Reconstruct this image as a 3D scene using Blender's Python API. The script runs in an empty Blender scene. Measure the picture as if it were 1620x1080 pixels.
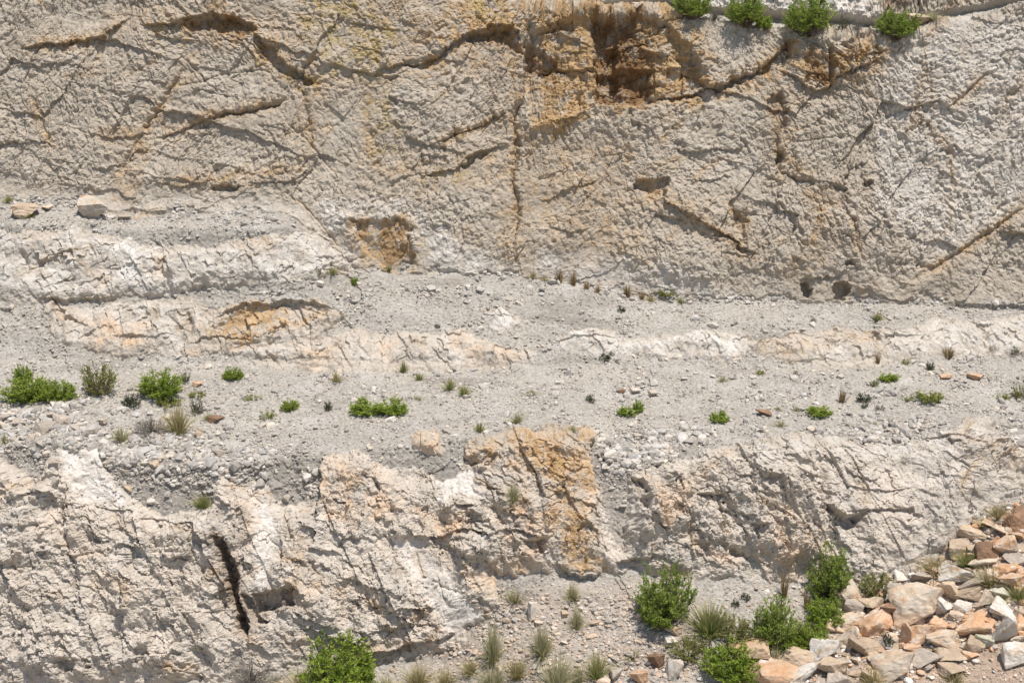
import bpy, bmesh, math, random
import numpy as np
from mathutils import Vector, Matrix, noise as mnoise

# ------------------------------------------------------------------ camera, light, exposure
SC = bpy.context.scene
COL = SC.collection
FPX, PITCH, CAMZ = 2250.0, math.radians(-14.0), 15.0
cam_d = bpy.data.cameras.new("camera")
cam_d.sensor_width = 36.0
cam_d.lens = 36.0 * FPX / 1620.0
cam_d.clip_end = 2000.0
cam = bpy.data.objects.new("camera", cam_d)
cam.location = (0, 0, CAMZ)
cam.rotation_euler = (math.radians(90) + PITCH, 0, 0)
COL.objects.link(cam)
SC.camera = cam

SUN_EL, SUN_AZ = math.radians(70), math.radians(36)      # azimuth: to the right of straight behind the camera
sun_dir = Vector((math.sin(SUN_AZ) * math.cos(SUN_EL), -math.cos(SUN_AZ) * math.cos(SUN_EL), math.sin(SUN_EL)))
W = bpy.data.worlds.new("World")
SC.world = W
W.use_nodes = True
nt = W.node_tree
nt.nodes.clear()
wo = nt.nodes.new("ShaderNodeOutputWorld")
wb = nt.nodes.new("ShaderNodeBackground")
sky = nt.nodes.new("ShaderNodeTexSky")
sky.sky_type = 'NISHITA'
sky.sun_disc = False
sky.sun_elevation = SUN_EL
sky.sun_rotation = math.atan2(sun_dir.x, sun_dir.y)
wb.inputs[1].default_value = 0.105
nt.links.new(sky.outputs[0], wb.inputs[0])
nt.links.new(wb.outputs[0], wo.inputs[0])
sl = bpy.data.lights.new("sun", 'SUN')
sl.energy = 4.4
sl.angle = math.radians(0.5)
sl.color = (1.0, 0.955, 0.89)
so = bpy.data.objects.new("sun", sl)
so.location = (10, -20, 40)
so.rotation_euler = sun_dir.to_track_quat('Z', 'Y').to_euler()
COL.objects.link(so)
SC.view_settings.view_transform = 'Standard'
SC.view_settings.look = 'None'
SC.view_settings.gamma = 1.0
SC.view_settings.use_curve_mapping = False
SC.view_settings.exposure = 0.27

# ------------------------------------------------------------------ projection between the photograph and the place
SP, CP = math.sin(PITCH), math.cos(PITCH)
def project(x, y, z):
    """world -> photo pixel (1620 wide) and depth"""
    zz = z - CAMZ
    cz = y * CP + zz * SP
    cy = -y * SP + zz * CP
    cz = np.maximum(cz, 0.5)
    return 810 + FPX * x / cz, 540 - FPX * cy / cz, cz
def height_at(v, y):
    t = (540 - v) / FPX
    return y * (t * CP + SP) / (CP - t * SP)

# ------------------------------------------------------------------ noise
_rs = np.random.RandomState(7)
_perm = _rs.permutation(1024).astype(np.int32)
_ang = _rs.rand(1024).astype(np.float32) * 2 * np.pi
_GX, _GY = np.cos(_ang), np.sin(_ang)
_R1, _R2, _R3, _R4 = [_rs.rand(1024).astype(np.float32) for _ in range(4)]
def _h(i, j, seed):
    return _perm[(_perm[(i + seed * 131) & 1023] + j + seed * 57) & 1023]
def perlin(x, y, seed=0):
    xi = np.floor(x).astype(np.int32); yi = np.floor(y).astype(np.int32)
    fx = (x - xi).astype(np.float32); fy = (y - yi).astype(np.float32)
    u = fx * fx * fx * (fx * (fx * 6 - 15) + 10); w = fy * fy * fy * (fy * (fy * 6 - 15) + 10)
    def g(i, j, dx, dy):
        h = _h(i, j, seed)
        return _GX[h] * dx + _GY[h] * dy
    a = g(xi, yi, fx, fy); b = g(xi + 1, yi, fx - 1, fy)
    c = g(xi, yi + 1, fx, fy - 1); d = g(xi + 1, yi + 1, fx - 1, fy - 1)
    ab = a + u * (b - a); cd = c + u * (d - c)
    return (ab + w * (cd - ab)) * 1.5
def fbm(x, y, octv=4, seed=0, gain=0.5, lac=2.03):
    s = 0; a = 1.0; f = 1.0; n = 0
    for o in range(octv):
        s = s + a * perlin(x * f + 17.3 * o, y * f - 9.1 * o, seed + o)
        n += a; a *= gain; f *= lac
    return s / n
def ridged(x, y, octv=3, seed=0, gain=0.5):
    s = 0; a = 1.0; f = 1.0; n = 0
    for o in range(octv):
        s = s + a * (1 - 2 * np.abs(perlin(x * f + 5.7 * o, y * f + 3.3 * o, seed + o)))
        n += a; a *= gain; f *= 2.1
    return s / n
def worley(x, y, seed=0, jit=0.9):
    """F1, F2, cell hash, offset to the cell's point"""
    xi = np.floor(x).astype(np.int32); yi = np.floor(y).astype(np.int32)
    f1 = np.full(x.shape, 9.0, np.float32); f2 = f1.copy()
    hid = np.zeros(x.shape, np.int32); ox = np.zeros(x.shape, np.float32); oy = ox.copy()
    for di in (-1, 0, 1):
        for dj in (-1, 0, 1):
            h = _h(xi + di, yi + dj, seed)
            dx = (x - (xi + di + 0.5 + jit * (_R1[h] - 0.5))).astype(np.float32)
            dy = (y - (yi + dj + 0.5 + jit * (_R2[h] - 0.5))).astype(np.float32)
            d = dx * dx + dy * dy
            n = d < f1
            f2 = np.where(n, f1, np.minimum(f2, d))
            hid = np.where(n, h, hid); ox = np.where(n, dx, ox); oy = np.where(n, dy, oy)
            f1 = np.where(n, d, f1)
    return np.sqrt(f1), np.sqrt(f2), hid, ox, oy
def facets(x, y, seed=0, tilt=0.8, step=0.5):
    """broken-rock relief: every cell is its own tilted plane"""
    f1, f2, h, ox, oy = worley(x, y, seed)
    return (_R3[h] - 0.5) * 2 * step + tilt * ((_R4[h] - 0.5) * 2 * ox + (_R1[h] - 0.5) * 2 * oy)
def lumps(x, y, seed=0, tilt=0.7, step=0.5, k=0.6):
    """broken-rock relief without gaps: the upper envelope of one tilted, slightly domed chip per cell"""
    xi = np.floor(x).astype(np.int32); yi = np.floor(y).astype(np.int32)
    best = np.full(x.shape, -9.0, np.float32)
    for di in (-1, 0, 1):
        for dj in (-1, 0, 1):
            h = _h(xi + di, yi + dj, seed)
            dx = (x - (xi + di + 0.5 + 0.9 * (_R1[h] - 0.5))).astype(np.float32)
            dy = (y - (yi + dj + 0.5 + 0.9 * (_R2[h] - 0.5))).astype(np.float32)
            e = (_R3[h] - 0.5) * 2 * step + tilt * 2 * ((_R4[h] - 0.5) * dx + (_R1[(h + 77) & 1023] - 0.5) * dy) - k * (dx * dx + dy * dy)
            best = np.maximum(best, e)
    return best - 0.3 * step
def sstep(a, b, x):
    t = np.clip((x - a) / (b - a), 0, 1)
    return t * t * (3 - 2 * t)
def lin(c):
    c = np.asarray(c, float) / 255.0
    return np.where(c <= 0.04045, c / 12.92, ((c + 0.055) / 1.055) ** 2.4)
# ------------------------------------------------------------------ the slope: profile knots as seen along each column
def tab(pts):
    a = np.array(pts, float)
    return lambda u: np.interp(u, a[:, 0], a[:, 1])
xs = np.concatenate([np.linspace(-26, -17.2, 90, endpoint=False), np.arange(-17.2, 17.2, 0.0235), np.linspace(17.2, 26, 90)])
NX = len(xs)
# each knot: v(u) in the photograph (or None for a fixed height) and depth y(u)
edge_v = tab([(-400, -95), (300, -70), (700, -40), (790, -5), (835, 20), (1060, 24), (1110, 32), (1160, 42), (1215, 50), (1260, 56), (1330, 64), (1400, 68), (1440, 60), (1480, 42), (1560, 28), (1620, 12), (1800, -20)])
K = []
K.append((None, lambda u: 42.6 + 0 * u, 19.0))
K.append((lambda u: edge_v(u) - tab([(0, 8), (800, 8), (1100, 10), (1300, 20), (1400, 24), (1460, 10), (1620, 9)])(u), lambda u: 40.7 + 0 * u))
K.append((edge_v, tab([(0, 39.6), (700, 39.3), (860, 39.2), (1100, 39.0), (1620, 39.2)])))
K.append((tab([(-400, 300), (0, 312), (110, 322), (200, 336), (450, 336), (500, 372), (560, 425), (700, 428), (860, 438), (950, 452), (1050, 474), (1270, 474), (1400, 478), (1620, 484), (2000, 490)]),
          tab([(-400, 37.7), (450, 37.6), (560, 37.15), (1620, 37.0)])))
K.append((tab([(-400, 345), (0, 352), (200, 362), (450, 358), (500, 385), (560, 438), (700, 442), (860, 450), (950, 462), (1050, 484), (1270, 484), (1400, 488), (1620, 494), (2000, 500)]),
          tab([(-400, 36.5), (450, 36.4), (560, 36.8), (1620, 36.7)])))
K.append((tab([(-400, 470), (0, 472), (450, 470), (560, 490), (800, 500), (1100, 512), (1620, 512)]),
          tab([(-400, 35.75), (450, 35.7), (600, 35.8), (1620, 35.9)])))
K.append((tab([(0, 566), (400, 575), (800, 580), (1200, 578), (1620, 570)]), tab([(0, 34.5), (1620, 34.7)])))
K.append((tab([(-200, 705), (0, 708), (90, 695), (180, 730), (330, 740), (400, 735), (520, 715), (740, 692), (930, 690), (980, 735), (1060, 728), (1250, 694), (1400, 700), (1530, 678), (1620, 712), (1800, 705)]),
          tab([(0, 30.2), (180, 29.9), (330, 29.8), (520, 30.1), (930, 30.2), (980, 29.9), (1250, 30.3), (1620, 30.4)])))
foot_v = tab([(-300, 1120), (0, 1105), (330, 1080), (500, 1056), (600, 1060), (700, 1038), (770, 980), (850, 925), (950, 918), (1000, 908), (1100, 915), (1180, 922), (1300, 935), (1380, 925), (1450, 890), (1500, 868), (1560, 815), (1620, 780), (1700, 765), (2000, 770)])
K.append((foot_v, tab([(0, 28.2), (600, 28.2), (850, 28.5), (1000, 28.6), (1300, 28.5), (1450, 28.7), (1620, 29.2), (1800, 29.6)])))
K.append((lambda u: 1165 + 0 * u, tab([(0, 26.3), (700, 26.0), (1100, 25.2), (1620, 24.6)])))
K.append((None, lambda u: -30 + 0 * u, -2.0))
NSEG = [70, 60, 300, 34, 84, 84, 170, 215, 185, 40]
KY, KZ = [], []
for k in K:
    u = 810 + FPX * xs / 34.0
    if k[0] is None:
        KY.append(k[1](u)); KZ.append(np.full(NX, k[2])); continue
    for _ in range(7):
        y = k[1](u); z = height_at(k[0](u), y)
        u = 810 + FPX * xs / (y * CP + z * SP)
    KY.append(y); KZ.append(z + CAMZ)
rowsY, rowsZ, seg = [], [], []
for i, n in enumerate(NSEG):
    last = i == len(NSEG) - 1
    t = np.linspace(0, 1, n + (1 if last else 0), endpoint=last)
    if last: t = t ** 2.2
    rowsY.append(KY[i][None] + t[:, None] * (KY[i + 1] - KY[i])[None])
    rowsZ.append(KZ[i][None] + t[:, None] * (KZ[i + 1] - KZ[i])[None])
    seg.append(i + t)
BY = np.concatenate(rowsY); BZ = np.concatenate(rowsZ); SEG = np.concatenate(seg)
NR = BY.shape[0]
BX = np.broadcast_to(xs[None], BY.shape).copy()
def smooth_rows(a, n):
    for _ in range(n):
        b = a.copy(); b[1:-1] = 0.25 * a[:-2] + 0.5 * a[1:-1] + 0.25 * a[2:]; a = b
    return a
def smooth_cols(a, n):
    for _ in range(n):
        b = a.copy(); b[:, 1:-1] = 0.25 * a[:, :-2] + 0.5 * a[:, 1:-1] + 0.25 * a[:, 2:]; a = b
    return a
BY, BZ = smooth_rows(BY, 8), smooth_rows(BZ, 8)
for kk, hw, it in ((3.0, 0.12, 260), (8.0, 0.22, 500)):      # talus rounds off the foot of each cliff
    r0, r1 = np.searchsorted(SEG, kk - hw), np.searchsorted(SEG, kk + hw * 1.3)
    BY[r0:r1] = smooth_rows(BY[r0:r1], it); BZ[r0:r1] = smooth_rows(BZ[r0:r1], it)
# arc length down the profile: the second surface coordinate of every noise
S = np.zeros_like(BY)
S[1:] = np.cumsum(np.sqrt(np.diff(BY, axis=0) ** 2 + np.diff(BZ, axis=0) ** 2), axis=0)
S = S.astype(np.float32)
X = BX.astype(np.float32)
# smooth normals of the base
def unit(n):
    return n / np.maximum(np.linalg.norm(n, axis=-1, keepdims=True), 1e-9)
def normals(x, y, z):
    du = np.stack([np.gradient(x, axis=1), np.gradient(y, axis=1), np.gradient(z, axis=1)], -1)
    dv = np.stack([np.gradient(x, axis=0), np.gradient(y, axis=0), np.gradient(z, axis=0)], -1)
    return unit(np.cross(du, dv))
N = normals(BX, BY, BZ)
if N[NR // 2, NX // 2, 2] < 0: N = -N
N = np.stack([smooth_cols(smooth_rows(N[..., c], 14), 10) for c in range(3)], -1)
N = unit(N)
U, V, _ = project(BX, BY, BZ)
U = U.astype(np.float32); V = V.astype(np.float32)
SEGg = np.broadcast_to(SEG[:, None], U.shape).astype(np.float32)
inview = (U > -120) & (U < 1740) & (V > -120) & (V < 1200)

# ragged versions of the pixel coordinates so that traced lines break up like rock
wA = fbm(X * 1.6, S * 1.6, 4, 11); wB = fbm(X * 1.6 + 40, S * 1.6, 4, 12)
wC = perlin(X * 7, S * 7, 13); wD = perlin(X * 7 + 9, S * 7, 14)
wE = perlin(X * 16, S * 16, 15); wF = perlin(X * 16 + 5, S * 16, 16)
UW = U + 12 * wA + 4.0 * wC + 2.0 * wE
VW = V + 12 * wB + 4.0 * wD + 2.0 * wF

def box_of(pts, pad):
    p = np.array(pts, float)
    m = (U > p[:, 0].min() - pad) & (U < p[:, 0].max() + pad) & (V > p[:, 1].min() - pad) & (V < p[:, 1].max() + pad)
    return np.nonzero(m.ravel())[0]
def poly_sd(pts, pad=40, warp=1.0):
    """signed distance (photo pixels, inside positive) for the vertices near a polygon"""
    idx = box_of(pts, pad)
    u = (U.ravel()[idx] + warp * (UW - U).ravel()[idx]); v = (V.ravel()[idx] + warp * (VW - V).ravel()[idx])
    p = np.array(pts, float); n = len(p)
    d = np.full(len(idx), 1e9); ins = np.zeros(len(idx), bool)
    for i in range(n):
        a, b = p[i], p[(i + 1) % n]
        e = b - a; w0, w1 = u - a[0], v - a[1]
        t = np.clip((w0 * e[0] + w1 * e[1]) / (e @ e + 1e-9), 0, 1)
        d = np.minimum(d, (w0 - e[0] * t) ** 2 + (w1 - e[1] * t) ** 2)
        c = ((a[1] > v) != (b[1] > v)) & (u < (b[0] - a[0]) * (v - a[1]) / (b[1] - a[1] + 1e-12) + a[0])
        ins ^= c
    d = np.sqrt(d)
    return idx, np.where(ins, d, -d)
def line_sd(pts, pad, warp=0.6):
    """distance to a polyline, side sign (negative: above / right-hand when drawn downwards) and position along it"""
    idx = box_of(pts, pad)
    u = (U.ravel()[idx] + warp * (UW - U).ravel()[idx]); v = (V.ravel()[idx] + warp * (VW - V).ravel()[idx])
    p = np.array(pts, float)
    L = np.r_[0, np.cumsum(np.hypot(*np.diff(p, axis=0).T))]
    d = np.full(len(idx), 1e9); sg = np.zeros(len(idx)); tt = np.zeros(len(idx))
    for i in range(len(p) - 1):
        a, b = p[i], p[i + 1]
        e = b - a; w0, w1 = u - a[0], v - a[1]
        t = np.clip((w0 * e[0] + w1 * e[1]) / (e @ e + 1e-9), 0, 1)
        dd = (w0 - e[0] * t) ** 2 + (w1 - e[1] * t) ** 2
        m = dd < d
        d = np.where(m, dd, d); sg = np.where(m, np.sign(e[0] * w1 - e[1] * w0), sg)
        tt = np.where(m, (L[i] + t * (L[i + 1] - L[i])) / L[-1], tt)
    return idx, np.sqrt(d), sg, tt
D = np.zeros(U.shape, np.float32)
Dr = D.ravel()
def taper(t, e=0.15):
    return np.clip(np.minimum(t, 1 - t) / e, 0.0, 1)
def crack(pts, w=3.0, depth=0.12, warp=0.6):
    idx, d, sg, t = line_sd(pts, w * 5 + 14, warp)
    Dr[idx] -= (0.8 * depth * np.exp(-(d / w) ** 2) * taper(t, 0.2)).astype(np.float32)
def ledge(pts, up=0.2, down=0.1, lu=60, ld=25, warp=0.6):
    """the rock on the upper side stands proud of the rock below the line"""
    idx, d, sg, t = line_sd(pts, max(lu, ld) * 2.2 + 12, warp)
    k = taper(t)
    Dr[idx] += (k * np.where((SEGg.ravel()[idx] > 2) & (SEGg.ravel()[idx] < 3.2), 0.42, 0.6) * np.where(sg < 0, up * np.exp(-d / lu), -down * np.exp(-d / ld))).astype(np.float32)
def recess(pts, depth=0.2, soft=3.0, warp=0.8):
    idx, sd = poly_sd(pts, 30, warp)
    Dr[idx] -= (depth * sstep(-soft, soft, sd)).astype(np.float32)
def mask(polys, soft=10.0, warp=1.0, base=None):
    m = np.zeros(U.size, np.float32) if base is None else base.ravel()
    for p in polys:
        wgt = 1.0; pts = p
        if isinstance(p, tuple): wgt, pts = p
        idx, sd = poly_sd(pts, 60, warp)
        m[idx] = np.maximum(m[idx], wgt * sstep(-soft, soft, sd))
    return m.reshape(U.shape)

# ------------------------------------------------------------------ what is loose gravel and what is rock
OUT = [
 [(-400, 366), (-80, 362), (60, 370), (130, 364), (185, 378), (240, 390), (330, 393), (440, 372), (520, 372), (575, 425), (520, 436), (440, 452), (330, 448), (240, 470), (190, 470), (120, 476), (60, 476), (-80, 470), (-400, 466)],
 [(78, 475), (130, 490), (250, 478), (300, 474), (330, 498), (400, 478), (500, 476), (545, 500), (500, 530), (440, 552), (300, 562), (180, 562), (100, 545), (70, 500)],
 [(360, 552), (470, 542), (560, 525), (650, 528), (740, 525), (760, 540), (850, 555), (840, 575), (700, 582), (600, 590), (480, 585), (380, 575)],
 [(760, 500), (790, 488), (828, 510), (790, 526)],
 [(880, 538), (940, 520), (990, 535), (1050, 535), (1110, 523), (1160, 528), (1210, 545), (1150, 566), (1050, 562), (960, 560), (890, 552)],
 [(1185, 545), (1250, 530), (1340, 525), (1420, 528), (1480, 508), (1560, 508), (1960, 500), (1960, 560), (1560, 560), (1480, 562), (1420, 576), (1330, 580), (1250, 570), (1200, 562)],
 [(652, 688), (692, 688), (696, 716), (658, 716)],
]
def sd_of(polys, warp=1.0, pad=60):
    """largest signed distance over several outlines; far away: -pad"""
    m = np.full(U.size, -pad, np.float32)
    for p in polys:
        idx, sd = poly_sd(p, pad, warp)
        m[idx] = np.maximum(m[idx], sd)
    return m.reshape(U.shape)
sd_out = sd_of(OUT, 0.8)
top_v = tab([(-200, 720), (0, 722), (60, 762), (92, 706), (155, 704), (172, 745), (210, 790), (260, 818), (330, 800), (347, 752), (380, 756), (430, 772), (450, 800), (503, 802), (514, 722), (560, 718), (640, 742), (735, 735), (742, 698), (800, 684), (930, 682), (942, 770), (985, 868), (996, 745), (1050, 738), (1100, 725), (1160, 705), (1250, 690), (1350, 700), (1420, 705), (1490, 690), (1530, 671), (1562, 671), (1590, 715), (1640, 735), (1720, 690), (1900, 700)])
GUL = [[(655, 716), (700, 716), (738, 745), (700, 762), (668, 748)], [(940, 700), (996, 740), (1000, 800), (985, 880), (965, 850), (945, 770)],
       [(775, 900), (850, 905), (960, 905), (1010, 905), (1010, 960), (800, 985)]]
sd_low = np.minimum(VW - top_v(UW), (foot_v(U) - VW + 22 * wA - 10) * 0.55)
sd_low = np.minimum(sd_low, -sd_of(GUL, 1.0))
sd_low = np.where(SEGg > 6.15, sd_low, -60.0)
K3v = K[3][0]
sd_up = np.where((SEGg >= 1.9) & (SEGg < 3.4), np.minimum((K3v(U) - VW - 4 + 26 * wA) * 0.7, np.where(SEGg < 2.05, VW - edge_v(U) + 3, 60)), -60.0)
sd_up = np.where(SEGg < 1, 60, sd_up)
sd_foot = np.where(SEGg < 2, 60, sd_up)
sd_foot = np.where((SEGg >= 1.9) & (SEGg < 2.5), 60, sd_foot)

# ------------------------------------------------------------------ relief of the rock
wx = 0.25 * fbm(X * 1.1, S * 1.1, 3, 21); wy = 0.25 * fbm(X * 1.1 + 30, S * 1.1, 3, 22)
Xw, Sw = X + wx, S + wy
# upper face: big slabs, then tool-marked lumps
sx, ss = Xw + 0.15 * wC / 2, Sw + 0.15 * wD / 2
big = 0.20 * fbm(X * 0.28, S * 0.35, 3, 31)
slab = 0.16 * lumps(Xw * 0.5 + 0.35 * Sw, Sw * 0.75 - 0.25 * Xw, 32, 0.8, 0.45, 0.12) + 0.03 * facets(Xw * 0.7 + 0.3 * Sw, Sw * 0.75, 30, 0.7, 0.45)
blk = 0.065 * lumps(X * 1.3 + 0.6 * S + wx, S * 1.6 - 0.3 * X + wy, 33, 0.9, 0.5, 0.15) + 0.036 * lumps(X * 3.0 + 0.9 * S, S * 2.6 - 0.9 * X, 29, 0.9, 0.5, 0.2)
tilt = tab([(-12, 0.35), (-4, 0.1), (0, 0.3), (4, -0.25), (12, -0.45)])(X) + 0.5 * perlin(X * 0.25, S * 0.25, 34)
S0 = S - 13.5
rx, ry = sx + tilt * S0, ss
ribz = np.clip(0.6 + 0.9 * fbm(X * 0.35, S * 0.4, 2, 39) + 0.8 * sstep(5, 9, X) * sstep(14, 10, S), 0.05, 1.2)
rib = ribz * (0.065 * ridged(rx * 3.6 + 0.25 * wC, ry * 0.55, 2, 35, 0.45) + 0.045 * ridged(rx * 8.5 + 0.3 * wC, ry * 1.0, 2, 28, 0.5))
chip = 0.042 * lumps(rx * 7.5 + 0.35 * wC, ry * 4.4 + 0.35 * wD, 36, 0.9, 0.6, 0.35) + 0.050 * lumps(X * 12.5 + 0.35 * wC, S * 9.5 + 0.35 * wD, 37, 0.9, 0.6, 0.8)
pit = 0.066 * fbm(X * 3.2, S * 3.0, 5, 38, 0.72)
rough = np.clip(0.95 + 1.3 * fbm(X * 0.7, S * 0.8, 4, 40), 0.35, 1.9)
bay = mask([(1.0, [(842, 20), (930, 18), (1060, 22), (1100, 60), (1125, 140), (1035, 166), (950, 172), (890, 196), (838, 206)]), (.8, [(1250, 62), (1400, 66), (1390, 110), (1300, 148), (1262, 130)])], 14)
bay_d = 0.13 * lumps(X * 2.2 + wx, S * 2.0 + wy, 24, 0.95, 0.6, 0.2) + 0.07 * lumps(X * 5.5, S * 4.6, 25, 0.95, 0.6, 0.2) + 0.06 * fbm(X * 5, S * 4, 4, 26, 0.7)
up_d = big + slab + blk + rib + 0.85 * (chip + pit) * rough + bay * bay_d
# lower face: steep slabs leaning to the right as they go down, broken blocks
lx = Xw - 0.48 * Sw
big2 = 0.26 * fbm(X * 0.45, S * 0.4, 3, 41)
lq = X - 0.48 * S
sl2 = 0.15 * lumps(lq * 0.9 + 0.5 * wx, S * 0.40 + 0.5 * wy, 42, 0.9, 0.6, 0.1) + 0.10 * lumps(lq * 2.1 + 0.5 * wx, S * 0.9 + 0.5 * wy, 43, 0.9, 0.55, 0.12)
ra, rb = 0.86 * lq + 0.42 * S + 0.10 * wC + 0.5 * wx, 0.80 * S - 0.45 * lq + 0.10 * wD + 0.5 * wy
bk2 = 0.10 * lumps(ra * 3.4, rb * 2.6, 44, 0.95, 0.55, 0.12)
ck2 = 0.07 * lumps((0.7 * lq - 0.6 * S) * 7 + 0.45 * wC, (0.8 * S + 0.5 * lq) * 5.8 + 0.45 * wD, 45, 0.95, 0.6, 0.15) + 0.040 * lumps(ra * 14 + .4 * wE, rb * 12 + .4 * wF, 46, 0.95, 0.6, 0.2) + 0.12 * fbm(X * 2.6, S * 2.6, 6, 49, 0.70)
lumpm = mask([(1.0, [(1050, 755), (1200, 740), (1290, 760), (1330, 850), (1240, 905), (1040, 900), (1000, 850)]), (0.8, [(715, 800), (860, 800), (870, 890), (730, 890)]), (0.5, [(20, 760), (330, 830), (340, 1080), (0, 1080)]), (.5, [(520, 900), (640, 900), (700, 1000), (520, 1000)])], 25)
smoothm = mask([(0.85, [(97, 700), (158, 704), (172, 752), (212, 792), (190, 810), (140, 790), (112, 760)]), (0.7, [(600, 850), (655, 850), (715, 900), (760, 960), (775, 1005), (720, 1010), (680, 960), (630, 890)]),
                (0.75, [(680, 745), (735, 730), (770, 785), (700, 790)]), (0.7, [(400, 790), (440, 780), (445, 870), (440, 930), (410, 900)]), (0.4, [(1350, 720), (1480, 700), (1620, 760), (1560, 830), (1400, 870), (1370, 800)])], 14)
lump_d = 0.42 * lumps(X * 1.5 - 0.4 * S + wx, S * 1.3 + wy, 47, 0.85, 0.6, 0.5) + 0.20 * lumps(X * 3.2 - 0.8 * S, S * 2.8, 48, 0.9, 0.6, 0.3)
lo_d = big2 + sl2 * (1 - 0.6 * smoothm) + (bk2 + ck2) * (1 - 0.8 * smoothm) * (0.85 + 0.4 * lumpm) + lump_d * lumpm
# mid outcrops: weathered ribs running down the slope
mi_d = 0.12 * fbm(X * 0.9, S * 0.9, 3, 51) + 0.10 * lumps(X * 1.3 - 0.4 * S + wx, S * 1.2 + wy, 52, 0.9, .6, .12) + 0.075 * lumps(X * 3.0 - S * 1.6 + .3 * wC, S * 2.6 + X * 1.1 + .3 * wD, 53, 0.95, .6, .15) + 0.05 * lumps(X * 7 - S * 4 + .4 * wC, S * 6 + X * 3 + .4 * wD, 54, 0.95, .6, .2) + 0.06 * fbm(X * 4, S * 2.6, 5, 55, 0.66)
# gravel: rills, banks and half-sunk stones
g1 = worley(X * 11 + .3 * wC, S * 11, 61); g3 = worley(X * 5.5 + .3 * wC, S * 5.5, 64)
gr_d = 0.09 * fbm(X * 0.6, S * 0.8, 3, 63) + 0.045 * fbm(X * 2.2, S * 3, 5, 65, 0.6) + 0.035 * (0.5 - g1[0]) * (_R3[g1[2]] ** 2) * 1.6 + 0.012 * lumps(X * 22, S * 22, 62)
coarse = mask([(1.0, [(0, 640), (130, 640), (330, 690), (510, 720), (510, 800), (180, 740), (0, 720)]), (1.0, [(930, 690), (1150, 680), (1060, 740), (940, 760)]), (.8, [(1250, 670), (1480, 670), (1430, 720), (1300, 710)]), (1.0, [(1555, 670), (1640, 700), (1640, 740), (1590, 720)]), (.7, [(700, 940), (1000, 940), (1100, 1080), (700, 1080)])], 25)
coarse = np.clip(coarse + 0.35 * (SEGg > 3) * sstep(0.0, 0.5, fbm(X * 0.8, S * 1.1, 3, 66)), 0, 1)
gr_d = gr_d + coarse * 0.085 * (0.55 - g3[0]) * (_R3[g3[2]] > 0.4) * (0.4 + _R4[g3[2]])
near = SEGg > 9.0
emerge = lambda sd, k, lo, hi: np.clip(sd * k, lo, hi)
fade = lambda sd, w, m: m + (1 - m) * sstep(-6, w, sd)
rk_low = big2 * fade(sd_low, 50, 0.5) + (lo_d - big2 - 0.04) * fade(sd_low, 34, 0.35) + np.where(sd_low < 0, np.clip(sd_low * 0.03, -1.6, 0), np.clip(sd_low * 0.005, 0, 0.14))
rk_out = (mi_d - 0.05) * fade(sd_out, 20, 0.4) + np.where(sd_out < 0, np.clip(sd_out * 0.018, -1.5, 0), np.clip(sd_out * 0.004, 0, 0.06))
rk_up = np.where(SEGg < 1, 1.3, 1.0) * up_d * fade(sd_foot, 45, 0.3) + np.where(sd_up < 0, np.clip(sd_up * 0.02, -1.2, 0), 0)
def wsel(a, b, s=0.012):
    t = np.clip((a - b) / s * 0.5 + 0.5, 0, 1); return t
D[:] = gr_d
rock = np.zeros_like(D)
for sd, rk in ((sd_up, rk_up), (sd_out, rk_out), (sd_low, rk_low)):
    D[:] = D - np.clip((sd - 7) * 0.03, 0, 1.2)      # gravel gives way well inside the rock
    t = np.where(sd > -59, wsel(rk, D), 0)
    D[:] = np.where(sd > -59, np.maximum(D, rk), D); rock = rock * (1 - t) + t
grav = 1 - rock
upm = ((SEGg >= 1.95) & (SEGg < 3.3)).astype(np.float32)
D *= np.where(near, np.clip(1 - (SEGg - 9) * 1.5, 0.2, 1), 1)
# ------------------------------------------------------------------ traced ledges, cracks and hollows (photo pixels on the slope)
# upper face, left
ledge([(35, 80), (62, 74), (110, 72), (150, 66), (165, 60), (198, 42), (212, 33)], 0.30, 0.16, 90, 14)
ledge([(225, 46), (262, 44), (282, 42), (300, 30), (340, 24), (380, 30), (402, 44)], 0.32, 0.20, 80, 16)
recess([(290, 38), (340, 26), (385, 34), (408, 50), (395, 58), (340, 52), (300, 50)], 0.16)
ledge([(395, 46), (430, 78), (462, 106), (492, 128), (505, 140)], 0.24, 0.16, 70, 20)
recess([(405, 58), (432, 80), (465, 108), (498, 132), (492, 140), (450, 118), (420, 88)], 0.16)
ledge([(240, 222), (262, 214), (300, 203), (335, 188), (365, 180), (400, 175), (432, 168), (462, 156)], 0.16, 0.08, 50, 12)
crack([(330, 192), (365, 181), (400, 176), (432, 168), (462, 156)], 3.0, 0.16)
ledge([(150, 216), (180, 219), (213, 217), (250, 212)], 0.10, 0.08, 30, 10)
crack([(305, 100), (282, 130), (258, 165), (236, 195), (226, 215), (206, 250), (188, 300)], 4, 0.16)
crack([(482, 130), (486, 180), (492, 255)], 4, 0.10)
crack([(52, 155), (70, 178), (76, 212), (92, 238)], 4, 0.12)
ledge([(-20, 232), (40, 229), (78, 226), (98, 232)], 0.12, 0.08, 40, 12)
ledge([(245, 290), (300, 294), (342, 284)], 0.10, 0.06, 30, 10)
ledge([(395, 290), (440, 288), (465, 284), (495, 262)], 0.12, 0.07, 35, 10)
ledge([(145, 268), (170, 266), (200, 262)], 0.10, 0.08, 25, 10)
recess([(333, 297), (358, 292), (378, 296), (360, 305), (340, 304)], 0.16, 2)
ledge([(150, 112), (100, 104), (60, 108), (20, 112)][::-1], 0.08, 0.05, 30, 12)
crack([(410, 196), (425, 215), (440, 235)], 3, 0.08)
ledge([(60, 108), (120, 100), (140, 82)], .08, .05, 30, 10)
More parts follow.
